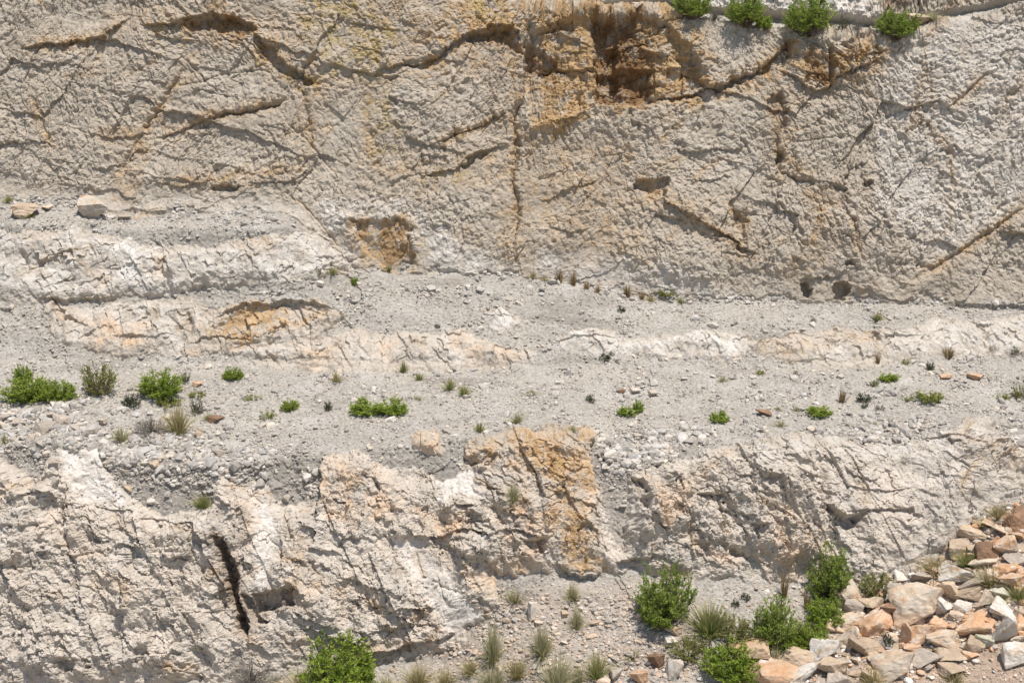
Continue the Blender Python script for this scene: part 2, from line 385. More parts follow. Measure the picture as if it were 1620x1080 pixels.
crack([(160, 90), (148, 102), (140, 118)], 3, 0.1)
# upper face, middle
ledge([(690, 95), (712, 72), (740, 58), (770, 46), (800, 42), (818, 52), (828, 75)], 0.34, 0.20, 60, 22)
recess([(738, 62), (772, 50), (805, 50), (820, 66), (826, 92), (800, 74), (770, 68), (745, 72)], 0.24)
ledge([(600, 112), (640, 106), (672, 102), (692, 96), (712, 72)], 0.26, 0.14, 50, 16)
recess([(640, 100), (690, 94), (700, 90), (705, 82), (680, 108), (645, 110)], 0.12)
crack([(826, 80), (834, 120), (826, 160), (812, 195), (817, 240), (811, 285), (818, 330), (811, 380), (819, 425)], 5, 0.22)
ledge([(811, 425), (818, 330), (811, 285), (817, 240), (812, 195), (826, 160), (834, 120), (826, 85)], 0.10, 0.12, 90, 60)
ledge([(684, 232), (720, 215), (760, 200), (806, 180)], 0.17, 0.10, 40, 12)
crack([(690, 229), (722, 214), (762, 199), (806, 180)], 3, 0.10)
ledge([(655, 280), (700, 272), (728, 266), (748, 250), (768, 240), (806, 228)], 0.17, 0.12, 45, 14)
recess([(725, 266), (748, 250), (768, 242), (760, 254), (735, 268)], 0.14, 2)
crack([(574, 210), (588, 160), (602, 110)], 5, 0.08)
crack([(585, 215), (600, 240), (590, 300)], 4, 0.08)
crack([(690, 270), (650, 282), (610, 300)], 3, 0.07)
# the brown broken bay
recess([(838, 60), (920, 30), (1030, 28), (1070, 60), (1120, 120), (1110, 150), (1035, 168), (950, 168), (890, 186), (842, 200), (832, 130)], 0.30, 6)
recess([(938, 32), (960, 28), (975, 40), (980, 90), (975, 160), (945, 166), (940, 110)], 0.34, 4)
recess([(940, 120), (985, 110), (1030, 112), (1032, 164), (942, 168)], 0.30, 4)
recess([(830, 75), (856, 80), (885, 110), (850, 122), (836, 110)], 0.18, 3)
ledge([(842, 118), (880, 112), (905, 108), (940, 110)], 0.20, 0.14, 40, 14)
ledge([(866, 196), (905, 190), (930, 176), (950, 168)], 0.12, 0.10, 20, 8)
recess([(978, 30), (1005, 30), (1000, 70), (985, 100), (978, 60)], 0.18, 3)
ledge([(1030, 164), (1080, 152), (1115, 144), (1160, 128), (1205, 112), (1232, 84), (1244, 60)], 0.26, 0.18, 55, 18)
recess([(1110, 146), (1150, 130), (1200, 112), (1232, 84), (1244, 70), (1248, 92), (1222, 112), (1170, 130), (1130, 146)], 0.16, 3)
recess([(1075, 95), (1100, 92), (1112, 140), (1085, 146)], 0.18, 4)
ledge([(1226, 112), (1250, 120), (1268, 140), (1288, 150), (1304, 142), (1318, 124), (1350, 112), (1395, 96)], 0.30, 0.20, 55, 14)
recess([(1268, 96), (1300, 92), (1312, 108), (1308, 138), (1290, 146), (1270, 138)], 0.10, 3)
crack([(1308, 66), (1310, 100), (1306, 140)], 4, 0.26, 0.3)
crack([(1244, 58), (1246, 90), (1232, 112)], 5, 0.2, 0.3)
ledge([(1312, 74), (1350, 68), (1395, 66)], 0.10, 0.14, 12, 30)
ledge([(1322, 96), (1360, 92), (1400, 80)], 0.12, 0.12, 14, 20)
crack([(1388, 66), (1380, 96), (1378, 122)], 4, 0.2)
# holes down the brown seam and on the right
recess([(1214, 158), (1228, 152), (1240, 166), (1238, 206), (1226, 204), (1218, 180)], 0.22, 3)
recess([(1226, 244), (1236, 244), (1240, 256), (1230, 258)], 0.25, 2)
crack([(1226, 205), (1226, 240), (1234, 275), (1262, 284), (1290, 292)], 3, 0.12)
ledge([(1234, 276), (1260, 284), (1290, 292)], .1, .07, 25, 8)
recess([(1000, 298), (1015, 290), (1030, 284), (1056, 280), (1052, 296), (1050, 312), (1030, 306), (1010, 304)], 0.26, 2.5)
ledge([(1038, 300), (1050, 318), (1085, 338), (1120, 358), (1160, 380), (1196, 405)], 0.30, 0.14, 45, 60)
recess([(1160, 330), (1174, 350), (1180, 398), (1166, 392), (1158, 360)], 0.16, 3)
recess([(1318, 448), (1332, 448), (1342, 462), (1336, 476), (1322, 474)], 0.34, 2)
recess([(1266, 450), (1278, 450), (1286, 464), (1282, 474), (1272, 466)], 0.28, 2)
ledge([(1262, 440), (1290, 442), (1318, 438), (1340, 424)], 0.16, 0.10, 40, 14)
recess([(1332, 416), (1345, 416), (1346, 424), (1334, 424)], 0.2, 2)
recess([(1366, 288), (1376, 290), (1374, 298), (1365, 296)], 0.2, 2)
recess([(1318, 296), (1332, 296), (1336, 308), (1322, 304)], 0.16, 2)
crack([(1492, 180), (1515, 160), (1541, 135), (1564, 114)], 3, 0.16, 0.4)
crack([(1395, 186), (1418, 178), (1446, 172)], 3, 0.10, 0.4)
crack([(1425, 212), (1448, 206), (1465, 192)], 3, 0.08, 0.4)
ledge([(1340, 270), (1358, 262), (1374, 254)], 0.1, 0.06, 25, 8)
ledge([(1455, 252), (1480, 241), (1512, 238)], 0.08, 0.06, 25, 8)
crack([(1586, 156), (1612, 138)], 3, 0.1)
crack([(1435, 448), (1470, 428), (1500, 410), (1530, 390), (1558, 372), (1600, 346), (1640, 318)], 3.5, 0.15, 0.5)
crack([(1558, 350), (1580, 326), (1596, 320)], 3, 0.1)
ledge([(1060, 236), (1095, 242), (1135, 240), (1185, 230)], 0.13, 0.08, 40, 12)
ledge([(1080, 282), (1130, 286), (1160, 276)], 0.09, 0.06, 25, 8)
crack([(1300, 320), (1290, 350), (1276, 380)], 4, 0.14)
crack([(1395, 415), (1440, 420), (1500, 430)], 4, 0.08)
ledge([(850, 318), (880, 310), (905, 300), (950, 286)], 0.09, 0.06, 25, 9)
ledge([(862, 362), (900, 368), (940, 360)], 0.08, 0.06, 25, 9)
ledge([(1500, 484), (1560, 484), (1640, 490)], 0.16, 0.10, 30, 6)
# pale middle tier and outcrops
recess([(562, 352), (590, 352), (625, 345), (650, 360), (655, 410), (630, 430), (600, 420), (575, 392)], 0.16, 4)
ledge([(60, 473), (100, 476), (130, 474), (175, 470)], 0.16, 0.1, 40, 6)
recess([(82, 475), (95, 482), (108, 500), (118, 512), (104, 515), (90, 498)], 0.14, 2)
recess([(340, 520), (362, 500), (392, 486), (430, 488), (470, 478), (520, 496), (500, 512), (460, 522), (440, 528), (400, 535), (350, 535)], 0.14, 4)
ledge([(335, 505), (360, 494), (390, 482), (430, 482), (480, 476), (535, 492)], 0.18, 0.06, 30, 20)
crack([(292, 490), (302, 510), (302, 540)], 5, 0.16, 0.3)
ledge([(295, 545), (330, 540), (400, 536), (450, 530)], 0.1, 0.06, 20, 8)
crack([(254, 392), (258, 410), (255, 440)], 5, 0.10)
crack([(36, 390), (44, 420), (40, 440)], 4, 0.1)
recess([(0, 486), (16, 486), (14, 494), (0, 494)], .1, 2)
recess([(1380, 530), (1390, 530), (1390, 548), (1382, 548)], 0.2, 2)
crack([(1300, 530), (1310, 545), (1322, 556)], 4, 0.16)
crack([(1552, 530), (1562, 550), (1570, 566)], 4, 0.16)
recess([(1228, 552), (1244, 550), (1246, 560), (1232, 562)], .1, 2)
# lower face
recess([(345, 850), (360, 850), (372, 900), (384, 950), (396, 985), (396, 1008), (384, 1000), (372, 950), (360, 910)], 0.5, 4.0, 1.0)
ledge([(392, 1005), (380, 960), (366, 905), (352, 852)][::-1], 0.0, 0.16, 20, 20)
recess([(405, 936), (440, 934), (466, 930), (472, 958), (440, 962), (412, 968)], 0.34, 2.5, 0.5)
recess([(388, 936), (402, 940), (412, 970), (425, 985), (410, 985), (398, 965)], 0.3, 2.5, 0.5)
recess([(338, 940), (356, 930), (362, 960), (350, 975)], 0.22, 3)
ledge([(480, 990), (520, 1002), (560, 1015), (590, 1034), (640, 1022), (690, 1010)], 0.26, 0.24, 40, 16, 0.8)
ledge([(470, 968), (500, 985), (530, 990)], .15, .12, 30, 12)
ledge([(690, 1010), (705, 1012), (722, 1000)], .2, .16, 30, 10)
ledge([(45, 790), (62, 776), (86, 774), (100, 790)], 0.20, 0.12, 40, 14)
crack([(98, 780), (108, 815), (116, 850), (124, 890), (128, 940), (132, 990)], 6, 0.20)
ledge([(130, 990), (124, 890), (112, 830), (100, 785)][::-1], 0.02, 0.10, 30, 40)
recess([(0, 858), (12, 858), (13, 878), (2, 884)], 0.3, 2)
recess([(95, 1045), (125, 1040), (128, 1056), (104, 1060)], 0.2, 3)
ledge([(190, 858), (215, 862), (235, 866)], 0.16, 0.1, 20, 8)
ledge([(315, 848), (325, 850), (335, 858)], .15, .1, 20, 8)
crack([(585, 740), (600, 770), (622, 800), (628, 830)], 4, 0.14)
crack([(612, 870), (640, 905), (652, 940), (668, 975), (690, 990)], 5, 0.18)
crack([(575, 925), (600, 965), (625, 985)], 5, 0.14)
ledge([(540, 860), (560, 850), (580, 852)], .12, .08, 20, 8)
ledge([(612, 960), (640, 975), (662, 1002)], .16, .12, 25, 10)
ledge([(640, 832), (660, 846), (700, 850), (740, 836), (780, 846), (800, 836)], 0.20, 0.12, 24, 14)
ledge([(700, 806), (735, 802), (760, 800)], 0.14, 0.12, 20, 10)
recess([(722, 812), (770, 816), (785, 838), (745, 852), (725, 838)], 0.18, 3)
recess([(830, 860), (862, 855), (864, 874), (838, 874)], 0.24, 2.5)
ledge([(790, 838), (830, 842), (864, 858)], .16, .12, 20, 10)
ledge([(760, 870), (775, 890), (790, 892)], 0.16, 0.12, 20, 10)
crack([(770, 870), (775, 900), (780, 935)], 4, 0.16)
recess([(735, 724), (760, 716), (785, 722), (775, 738), (745, 738)], 0.16, 3)
ledge([(950, 905), (925, 912), (900, 908), (880, 890)][::-1], 0.2, 0.16, 20, 12)
crack([(845, 740), (855, 790), (862, 850)], 4, 0.1)
recess([(998, 756), (1012, 760), (1024, 790), (1024, 815), (1012, 800)], 0.26, 2.5, 0.5)
ledge([(1024, 815), (1040, 840), (1062, 850)], .18, .14, 25, 10)
ledge([(975, 890), (1000, 888), (1030, 886)], 0.24, 0.16, 30, 10)
ledge([(1300, 800), (1312, 818), (1335, 824), (1358, 816)], 0.36, 0.26, 40, 18, 0.5)
recess([(1312, 822), (1356, 822), (1350, 838), (1330, 842), (1316, 834)], 0.18, 3, 0.5)
ledge([(1330, 816), (1390, 808), (1440, 812), (1460, 830)], .14, .08, 25, 12)
crack([(1295, 745), (1300, 780), (1308, 812)], 5, 0.18)
# joints: sets of thin fractures, the same sense over each face
CR = np.zeros(U.size, np.float32)
rj = random.Random(21)
def joint(u, v, L, ang, kind):
    pts = []; a = ang
    for i in range(6):
        pts.append((u, v)); a += rj.gauss(0, 0.16); u += L / 5 * math.cos(a); v -= L / 5 * math.sin(a)
    if kind == 0: crack(pts, rj.uniform(1.3, 2.2), rj.uniform(0.03, 0.075), 0.45)
    else: ledge(pts if pts[-1][0] > pts[0][0] else pts[::-1], rj.uniform(0.025, 0.07), rj.uniform(0.012, 0.035), rj.uniform(14, 40), rj.uniform(5, 12), 0.5)
    if rj.random() < 0.4: stain(pts, rj.uniform(4, 10), rj.uniform(0.2, 0.5))
def stain(pts, w, k):
    idx, d, sg, t = line_sd(pts, w * 3 + 6, 1.0)
    CR[idx] = np.maximum(CR[idx], (k * np.exp(-(d / w) ** 1.5) * np.clip(taper(t, .2) + .1, 0, 1)).astype(np.float32))
for i in range(138):       # upper cliff
    u, v = rj.uniform(-200, 1800), rj.uniform(-20, 450)
    right = u > 1050
    ang = math.radians(rj.gauss(30 if right else 20, 9) if rj.random() < 0.5 else (rj.gauss(125, 12) if rj.random() < 0.5 else rj.gauss(66, 12)))
    joint(u, v, rj.uniform(40, 190), ang, 1 if rj.random() < 0.6 else 0)
for i in range(145):       # lower cliff
    u = rj.uniform(-200, 1800); v = rj.uniform(top_v(u), foot_v(u))
    ang = math.radians(rj.gauss(-62, 9) if rj.random() < 0.55 else (rj.gauss(18, 14) if rj.random() < 0.6 else rj.gauss(-20, 10)))
    joint(u, v, rj.uniform(25, 110), ang, 1 if rj.random() < 0.65 else 0)
for i in range(70):        # outcrops on the terraces
    o = rj.choice([OUT[0], OUT[0], OUT[1], OUT[2], OUT[5]])
    u = rj.uniform(max(0, o[0][0]), max(q[0] for q in o)); v = rj.uniform(min(q[1] for q in o), max(q[1] for q in o))
    joint(u, v, rj.uniform(15, 60), math.radians(rj.gauss(-65, 18) if rj.random() < 0.6 else rj.gauss(10, 12)), 1 if rj.random() < 0.5 else 0)
for L in ([(305, 100), (258, 165), (226, 215), (188, 300)], [(482, 120), (492, 255)], [(240, 222), (335, 188), (462, 156)], [(684, 232), (806, 180)], [(655, 280), (728, 266), (806, 228)], [(826, 80), (812, 195), (811, 285), (819, 425)],
          [(1038, 300), (1120, 358), (1196, 405)], [(1226, 150), (1226, 240), (1290, 292)], [(1435, 448), (1530, 390), (1640, 318)], [(35, 80), (150, 66), (212, 33)], [(52, 155), (76, 212), (92, 238)], [(850, 318), (950, 286)], [(1270, 300), (1300, 320), (1276, 400)], [(1492, 180), (1564, 114)],
          [(585, 120), (580, 215), (600, 290)], [(150, 216), (250, 212)], [(245, 290), (342, 284), (495, 262)]):
    stain(L, 10, 0.55)
D = Dr.reshape(U.shape)
CR = CR.reshape(U.shape)

P = np.stack([BX, BY, BZ], -1) + N * D[..., None]
PU, PV, PD = project(P[..., 0], P[..., 1], P[..., 2])

# ------------------------------------------------------------------ stains, rock colours and painted bank shade as masks for the node material
n1 = fbm(X * 0.9, S * 0.9, 4, 71); n2 = fbm(X * 2.6, S * 2.6, 4, 72); n3 = fbm(X * 8, S * 8, 3, 73)
brk = np.clip(0.5 + 1.4 * n2 + 0.9 * n3 + 0.4 * n1, 0, 1.25)
OCHRE = [(.55, [(520, -40), (840, -40), (835, 120), (700, 130), (600, 130), (540, 100)]), (.5, [(780, 180), (850, 200), (850, 420), (790, 420)]), (.45, [(200, 20), (420, 10), (560, 130), (500, 200), (380, 80), (240, 70)]), (1.0, [(50, 72), (150, 66), (200, 46), (205, 56), (160, 78), (90, 84)]), (1.3, [(225, 42), (290, 40), (300, 24), (350, 18), (400, 34), (440, 70), (505, 130), (500, 150), (450, 130), (400, 66), (340, 56), (240, 52)]),
 (.7, [(300, 90), (315, 95), (290, 135), (250, 190), (236, 250), (200, 320), (178, 310), (210, 240), (240, 180)]), (.8, [(470, 0), (510, 0), (505, 60), (500, 140), (500, 250), (480, 250), (480, 140), (470, 60)]),
 (.55, [(560, 60), (640, 60), (610, 130), (600, 200), (640, 230), (580, 240), (570, 180)]), (1.5, [(725, 0), (830, 0), (835, 100), (820, 180), (815, 130), (800, 70), (730, 72), (690, 110), (640, 115), (700, 80)]),
 (1.9, [(856, 18), (930, 18), (1060, 20), (1100, 60), (1125, 140), (1035, 170), (950, 176), (900, 196), (872, 214), (838, 208), (866, 172), (842, 140), (862, 100), (834, 62)]), (1.5, [(1110, 150), (1200, 116), (1240, 60), (1252, 62), (1250, 100), (1215, 130), (1060, 172), (1060, 160)]),
 (1.6, [(1262, 92), (1310, 80), (1400, 70), (1390, 110), (1330, 130), (1300, 150), (1270, 140)]), (.7, [(1215, 145), (1245, 150), (1242, 280), (1225, 290), (1222, 220)]), (.8, [(990, 290), (1060, 276), (1056, 320), (1020, 330), (1000, 318)]),
 (1.0, [(1155, 320), (1176, 330), (1182, 405), (1160, 400)]), (.5, [(840, 210), (1000, 220), (990, 330), (1040, 410), (900, 420), (830, 330)]), (.45, [(560, 250), (800, 230), (806, 300), (700, 300), (600, 300)]),
 (.7, [(650, 284), (730, 264), (800, 236), (760, 262), (690, 296)]), (1.6, [(562, 350), (640, 345), (655, 420), (600, 426), (570, 390)]), (2.2, [(335, 520), (390, 480), (440, 486), (455, 522), (400, 540), (340, 538)]),
 (.8, [(450, 484), (500, 476), (530, 494), (500, 514), (450, 526)]), (.9, [(82, 478), (100, 484), (122, 512), (106, 518)]), (.8, [(296, 500), (306, 500), (306, 545), (296, 545)]), (.7, [(370, 372), (430, 370), (435, 392), (390, 392)]),
 (.7, [(250, 396), (264, 396), (262, 440), (250, 440)]), (.6, [(40, 374), (80, 372), (75, 390), (50, 390)]), (.6, [(130, 410), (175, 440), (165, 455), (135, 435)]), (.8, [(1190, 548), (1260, 545), (1350, 520), (1350, 536), (1260, 565), (1200, 560)]),
 (.8, [(1340, 540), (1390, 530), (1392, 560), (1350, 556)]), (1.0, [(800, 690), (925, 690), (930, 760), (905, 800), (955, 905), (905, 910), (880, 860), (860, 780)]), (.7, [(740, 700), (830, 690), (830, 730), (760, 740)]),
 (.6, [(386, 800), (402, 800), (396, 860), (384, 860)]), (.55, [(1495, 690), (1540, 700), (1600, 740), (1610, 760), (1560, 740)]), (.4, [(1040, 330), (1200, 400), (1180, 420), (1060, 360)]), (.5, [(1010, 745), (1030, 745), (1020, 790)]),
 (.6, [(800, 925), (850, 935), (855, 955), (810, 950)]), (.5, [(1270, 300), (1330, 280), (1300, 420), (1270, 400)]), (.35, [(540, 0), (720, 0), (700, 90), (600, 110), (550, 60)])]
PEACH = [(.9, [(652, 688), (692, 688), (696, 716), (658, 716)]), (.75, [(735, 700), (930, 684), (945, 800), (955, 910), (900, 910), (860, 860), (840, 760), (740, 735)]), (.65, [(495, 715), (640, 740), (650, 800), (560, 850), (500, 810)]),
 (.8, [(500, 1000), (560, 1016), (700, 1008), (690, 1035), (590, 1040), (520, 1025)]), (.65, [(640, 800), (860, 800), (870, 900), (900, 950), (760, 940), (700, 870)]), (.4, [(350, 760), (420, 780), (430, 830), (380, 850)]),
 (.6, [(590, 540), (640, 538), (640, 580), (600, 582)]), (.7, [(715, 530), (738, 528), (735, 552), (718, 552)]), (.8, [(738, 556), (820, 548), (822, 572), (740, 576)]), (.8, [(560, 528), (580, 526), (578, 545), (562, 545)]),
 (.8, [(135, 520), (180, 505), (235, 515), (240, 555), (170, 558), (135, 550)]), (.7, [(60, 525), (80, 528), (78, 550), (62, 548)]), (.5, [(295, 552), (345, 548), (340, 568), (300, 568)]), (.6, [(470, 560), (540, 545), (545, 582), (480, 584)]),
 (.35, [(0, 760), (100, 770), (110, 850), (0, 850)]), (.4, [(140, 900), (220, 890), (230, 940), (150, 940)]), (.4, [(440, 900), (560, 900), (560, 1000), (470, 980)]), (.45, [(1200, 840), (1310, 840), (1320, 910), (1200, 900)]),
 (.5, [(1010, 740), (1100, 750), (1090, 850), (1040, 850)]), (.5, [(1100, 860), (1280, 870), (1290, 920), (1120, 900)]), (.16, [(0, 720), (2000, 720), (2000, 1100), (0, 1100)]), (.55, [(395, 1000), (500, 980), (480, 1060), (400, 1060)])]
WHITE = [(.9, [(800, -60), (1060, -60), (1380, -60), (1380, 40), (1100, 20), (800, 10)]), (.62, OUT[0]), (.5, OUT[1]), (.4, OUT[2]), (.9, OUT[3]), (.75, OUT[4]), (.5, OUT[5]), (1.1, [(97, 700), (158, 704), (172, 752), (212, 792), (190, 812), (140, 792), (112, 764)]),
 (1.2, [(395, 760), (432, 770), (445, 870), (440, 930), (410, 920), (400, 850)]), (1.05, [(605, 850), (655, 850), (715, 900), (760, 960), (775, 1005), (720, 1010), (680, 960), (635, 890)]), (1.3, [(680, 745), (735, 730), (770, 785), (700, 790)]),
 (.55, [(1400, 700), (1560, 672), (1600, 740), (1620, 800), (1500, 850), (1350, 870), (1330, 760)]), (.6, [(940, 760), (990, 800), (1020, 890), (960, 890)]), (.65, [(495, 322), (640, 318), (740, 390), (840, 440), (700, 440), (660, 380), (540, 360), (500, 420)]),
 (.55, [(830, 400), (1050, 415), (1160, 470), (1000, 460), (860, 436)]), (1.0, [(180, 380), (262, 388), (290, 460), (232, 470), (190, 440)]), (.45, [(1380, 60), (1640, 20), (1640, 300), (1480, 420), (1380, 330)]), (.35, [(0, 310), (480, 318), (480, 345), (0, 345)]),
 (.5, [(330, 450), (560, 440), (560, 480), (340, 480)]), (.5, [(0, 720), (2000, 690), (2000, 1100), (0, 1100)])]
YELLOW = [(.7, [(480, 0), (560, 0), (640, 60), (600, 130), (520, 120), (480, 60)]), (.8, [(740, 0), (800, 0), (800, 40), (745, 30)]), (.6, [(575, 130), (610, 130), (640, 240), (590, 250)]), (.7, [(655, 290), (740, 266), (735, 286), (670, 300)]), (.5, [(400, 90), (500, 130), (505, 150), (440, 110)])]
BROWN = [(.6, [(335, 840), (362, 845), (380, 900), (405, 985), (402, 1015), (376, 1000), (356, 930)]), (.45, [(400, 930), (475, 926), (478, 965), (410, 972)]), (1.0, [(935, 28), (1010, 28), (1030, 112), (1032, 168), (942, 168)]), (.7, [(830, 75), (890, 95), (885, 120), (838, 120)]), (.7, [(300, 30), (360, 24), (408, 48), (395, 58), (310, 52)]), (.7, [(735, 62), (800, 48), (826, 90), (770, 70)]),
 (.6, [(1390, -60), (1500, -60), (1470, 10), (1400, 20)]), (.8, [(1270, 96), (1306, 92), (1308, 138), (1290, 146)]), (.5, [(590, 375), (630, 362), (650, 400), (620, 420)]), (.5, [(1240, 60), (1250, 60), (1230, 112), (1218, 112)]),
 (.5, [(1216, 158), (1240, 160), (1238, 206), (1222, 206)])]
m_och = np.clip(mask(OCHRE, 26, 2.4) * (0.05 + 0.95 * brk), 0, 0.85)
m_och = np.maximum(m_och, np.clip(CR * (0.35 + brk), 0, 0.9) * rock)
m_och = np.maximum(m_och, 0.5 * upm * sstep(0.22, 0.62, fbm(X * 0.55 + 0.5 * S * 0.5, S * 0.7, 5, 74)) * np.clip(brk, 0, 1))
m_pea = np.clip(1.2 * mask(PEACH, 18, 1.5) * np.clip(0.45 + 1.5 * n1 + 1.2 * n2 + 0.5 * n3, 0, 1.2), 0, 1)
m_whi = np.clip(mask(WHITE, 14, 1.5) * np.clip(0.75 + 0.9 * n2 + 0.5 * n3, 0, 1.1), 0, 1)
m_yel = np.clip(mask(YELLOW, 12) * np.clip(0.3 + 1.8 * n2 + 0.9 * n3, 0, 1), 0, 1)
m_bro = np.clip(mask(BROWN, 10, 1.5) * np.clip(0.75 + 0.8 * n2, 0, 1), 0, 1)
m_grv = np.clip(grav, 0, 1)
m_soil = mask([(1.0, [(1400, 1030), (1500, 1010), (1640, 990), (1760, 980), (1760, 1200), (1300, 1200), (1330, 1060)]), (.55, [(1150, 1080), (1330, 960), (1480, 880), (1560, 830), (1700, 760), (1700, 1080)]), (.3, [(700, 930), (1080, 930), (1150, 1080), (700, 1080)])], 25)
bank = mask([(1.0, [(130, 715), (330, 715), (520, 725), (510, 800), (330, 800), (250, 815), (180, 770)]), (.9, [(930, 700), (1150, 695), (1070, 740), (990, 800), (985, 870), (950, 780)]), (.8, [(1250, 682), (1480, 680), (1420, 706), (1300, 704)]), (1.0, [(1560, 680), (1640, 700), (1640, 740), (1590, 716)])], 16, 1.5)  # shading of the steep, rough gravel banks, put into the colour
m_patch_shade = np.clip(np.maximum(bank * (0.6 + 0.8 * n2), 0.7 * sstep(0.12, 0.5, fbm(X * 0.28, S * 1.1, 4, 76))), 0, 1)  # painted bank shading together with random darker gravel patches
m_var = np.clip(0.5 + 0.6 * n1 + 0.35 * n2, 0, 1)
# ------------------------------------------------------------------ node material of the slope
def new_mat(name, rough=0.95, spec=0.15):
    m = bpy.data.materials.new(name); m.use_nodes = True
    t = m.node_tree; b = t.nodes["Principled BSDF"]
    b.inputs["Roughness"].default_value = rough
    b.inputs["Specular IOR Level"].default_value = spec
    return m, t, b
def nd(t, typ, **kw):
    n = t.nodes.new(typ)
    for k, v in kw.items(): setattr(n, k, v)
    return n
def rgba(c): return (*[float(q) for q in lin(c)], 1.0)
def mix(t, fac, a, b, mode='MIX'):
    n = nd(t, "ShaderNodeMix", data_type='RGBA', blend_type=mode)
    for i, s in ((0, fac), (6, a), (7, b)):
        if hasattr(s, "is_output"): t.links.new(s, n.inputs[i])
        else: n.inputs[i].default_value = s
    return n.outputs[2]
def ramp(t, src, lo, hi, a=0.0, b=1.0):
    n = nd(t, "ShaderNodeMapRange"); n.inputs[1].default_value = lo; n.inputs[2].default_value = hi
    n.inputs[3].default_value = a; n.inputs[4].default_value = b
    t.links.new(src, n.inputs[0]); return n.outputs[0]
def noise(t, vec, scale, detail=4.0, rough=0.6):
    n = nd(t, "ShaderNodeTexNoise"); n.inputs["Scale"].default_value = scale
    n.inputs["Detail"].default_value = detail; n.inputs["Roughness"].default_value = rough
    t.links.new(vec, n.inputs["Vector"]); return n.outputs["Fac"]
CLR = dict(rock=(186, 176, 162), rock2=(166, 153, 136), white=(214, 208, 200), gravel=(174, 167, 157), gravel2=(152, 145, 135), ochre=(186, 154, 110), ochre2=(156, 125, 84),
           peach=(202, 176, 148), yellow=(164, 146, 98), brown=(124, 95, 66), soil=(168, 148, 130))
mrock, t, bs = new_mat("quarry_rock")
geo = nd(t, "ShaderNodeNewGeometry").outputs["Position"]
a1 = nd(t, "ShaderNodeAttribute", attribute_name="stain_a"); a2 = nd(t, "ShaderNodeAttribute", attribute_name="stain_b"); a3 = nd(t, "ShaderNodeAttribute", attribute_name="soil_var_shade")
s1 = nd(t, "ShaderNodeSeparateColor"); s2 = nd(t, "ShaderNodeSeparateColor"); s3 = nd(t, "ShaderNodeSeparateColor")
for a, s in ((a1, s1), (a2, s2), (a3, s3)): t.links.new(a.outputs["Color"], s.inputs[0])
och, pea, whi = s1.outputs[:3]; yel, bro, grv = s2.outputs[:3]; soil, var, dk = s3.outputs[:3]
nf = noise(t, geo, 14, 5); nf2 = noise(t, geo, 45, 3); nm = noise(t, geo, 3.2, 5)
c = mix(t, var, rgba(CLR["rock2"]), rgba(CLR["rock"]))
c = mix(t, whi, c, rgba(CLR["white"]))
c = mix(t, pea, c, rgba(CLR["peach"]))
oc = mix(t, ramp(t, nm, .35, .65), rgba(CLR["ochre2"]), rgba(CLR["ochre"]))
c = mix(t, och, c, oc)
c = mix(t, yel, c, rgba(CLR["yellow"]))
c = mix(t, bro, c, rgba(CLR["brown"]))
gc = mix(t, ramp(t, nf, .35, .65), rgba(CLR["gravel2"]), rgba(CLR["gravel"]))
gc = mix(t, ramp(t, noise(t, geo, 0.55, 5), .46, .66, 0, .55), gc, rgba((178, 170, 158)))
gc = mix(t, ramp(t, var, .5, .95, 0, .7), gc, rgba((186, 181, 174)))
gc = mix(t, dk, gc, rgba((136, 128, 119)))  # darker gravel patches and the painted shade of the banks
gc = mix(t, soil, gc, rgba(CLR["soil"]))
c = mix(t, grv, c, gc)
c = mix(t, 1.0, c, ramp(t, nf, .3, .7, .84, 1.12), 'MULTIPLY')
c = mix(t, 1.0, c, ramp(t, nf2, .3, .7, .9, 1.08), 'MULTIPLY')
t.links.new(c, bs.inputs["Base Color"])
bp = nd(t, "ShaderNodeBump"); bp.inputs["Strength"].default_value = 0.7; bp.inputs["Distance"].default_value = 0.035
t.links.new(nf2, bp.inputs["Height"]); t.links.new(bp.outputs[0], bs.inputs["Normal"])

def link_mesh(name, verts, faces, mat=None, parent=None, smooth=False):
    me = bpy.data.meshes.new(name)
    verts = np.asarray(verts, np.float32); faces = np.asarray(faces, np.int32)
    k = faces.shape[1]
    me.vertices.add(len(verts)); me.vertices.foreach_set("co", verts.ravel())
    me.loops.add(faces.size); me.loops.foreach_set("vertex_index", faces.ravel())
    me.polygons.add(len(faces)); me.polygons.foreach_set("loop_start", np.arange(0, faces.size, k, dtype=np.int32))
    me.polygons.foreach_set("use_smooth", np.full(len(faces), smooth))
    me.update(calc_edges=True)
    if mat: me.materials.append(mat)
    o = bpy.data.objects.new(name, me); COL.objects.link(o)
    if parent: o.parent = parent
    return o
def paint(me, name, rgb):
    a = me.color_attributes.new(name, 'FLOAT_COLOR', 'POINT')
    b = np.ones((len(me.vertices), 4), np.float32); b[:, :rgb.shape[1]] = rgb
    a.data.foreach_set("color", b.ravel())
def strip(name, r0, r1):
    """rows r0..r1 of the slope as one object; neighbours share their border row"""
    n = r1 - r0 + 1
    i = np.arange(n * NX).reshape(n, NX)
    f = np.stack([i[1:, :-1].ravel(), i[1:, 1:].ravel(), i[:-1, 1:].ravel(), i[:-1, :-1].ravel()], 1)
    o = link_mesh(name, P[r0:r1 + 1].reshape(-1, 3), f, mrock)
    cut = lambda *m: np.stack([q[r0:r1 + 1].ravel() for q in m], 1)
    paint(o.data, "stain_a", cut(m_och, m_pea, m_whi)); paint(o.data, "stain_b", cut(m_yel, m_bro, m_grv)); paint(o.data, "soil_var_shade", cut(m_soil, m_var, m_patch_shade))
    o["kind"] = "structure"
    return o
R = [int(np.searchsorted(SEG, k - 1e-9)) for k in range(len(NSEG) + 1)]; R[-1] = NR - 1
strip("hillside", R[0], R[1]); strip("upper_ledge", R[1], R[2]); strip("upper_cliff", R[2], R[3])
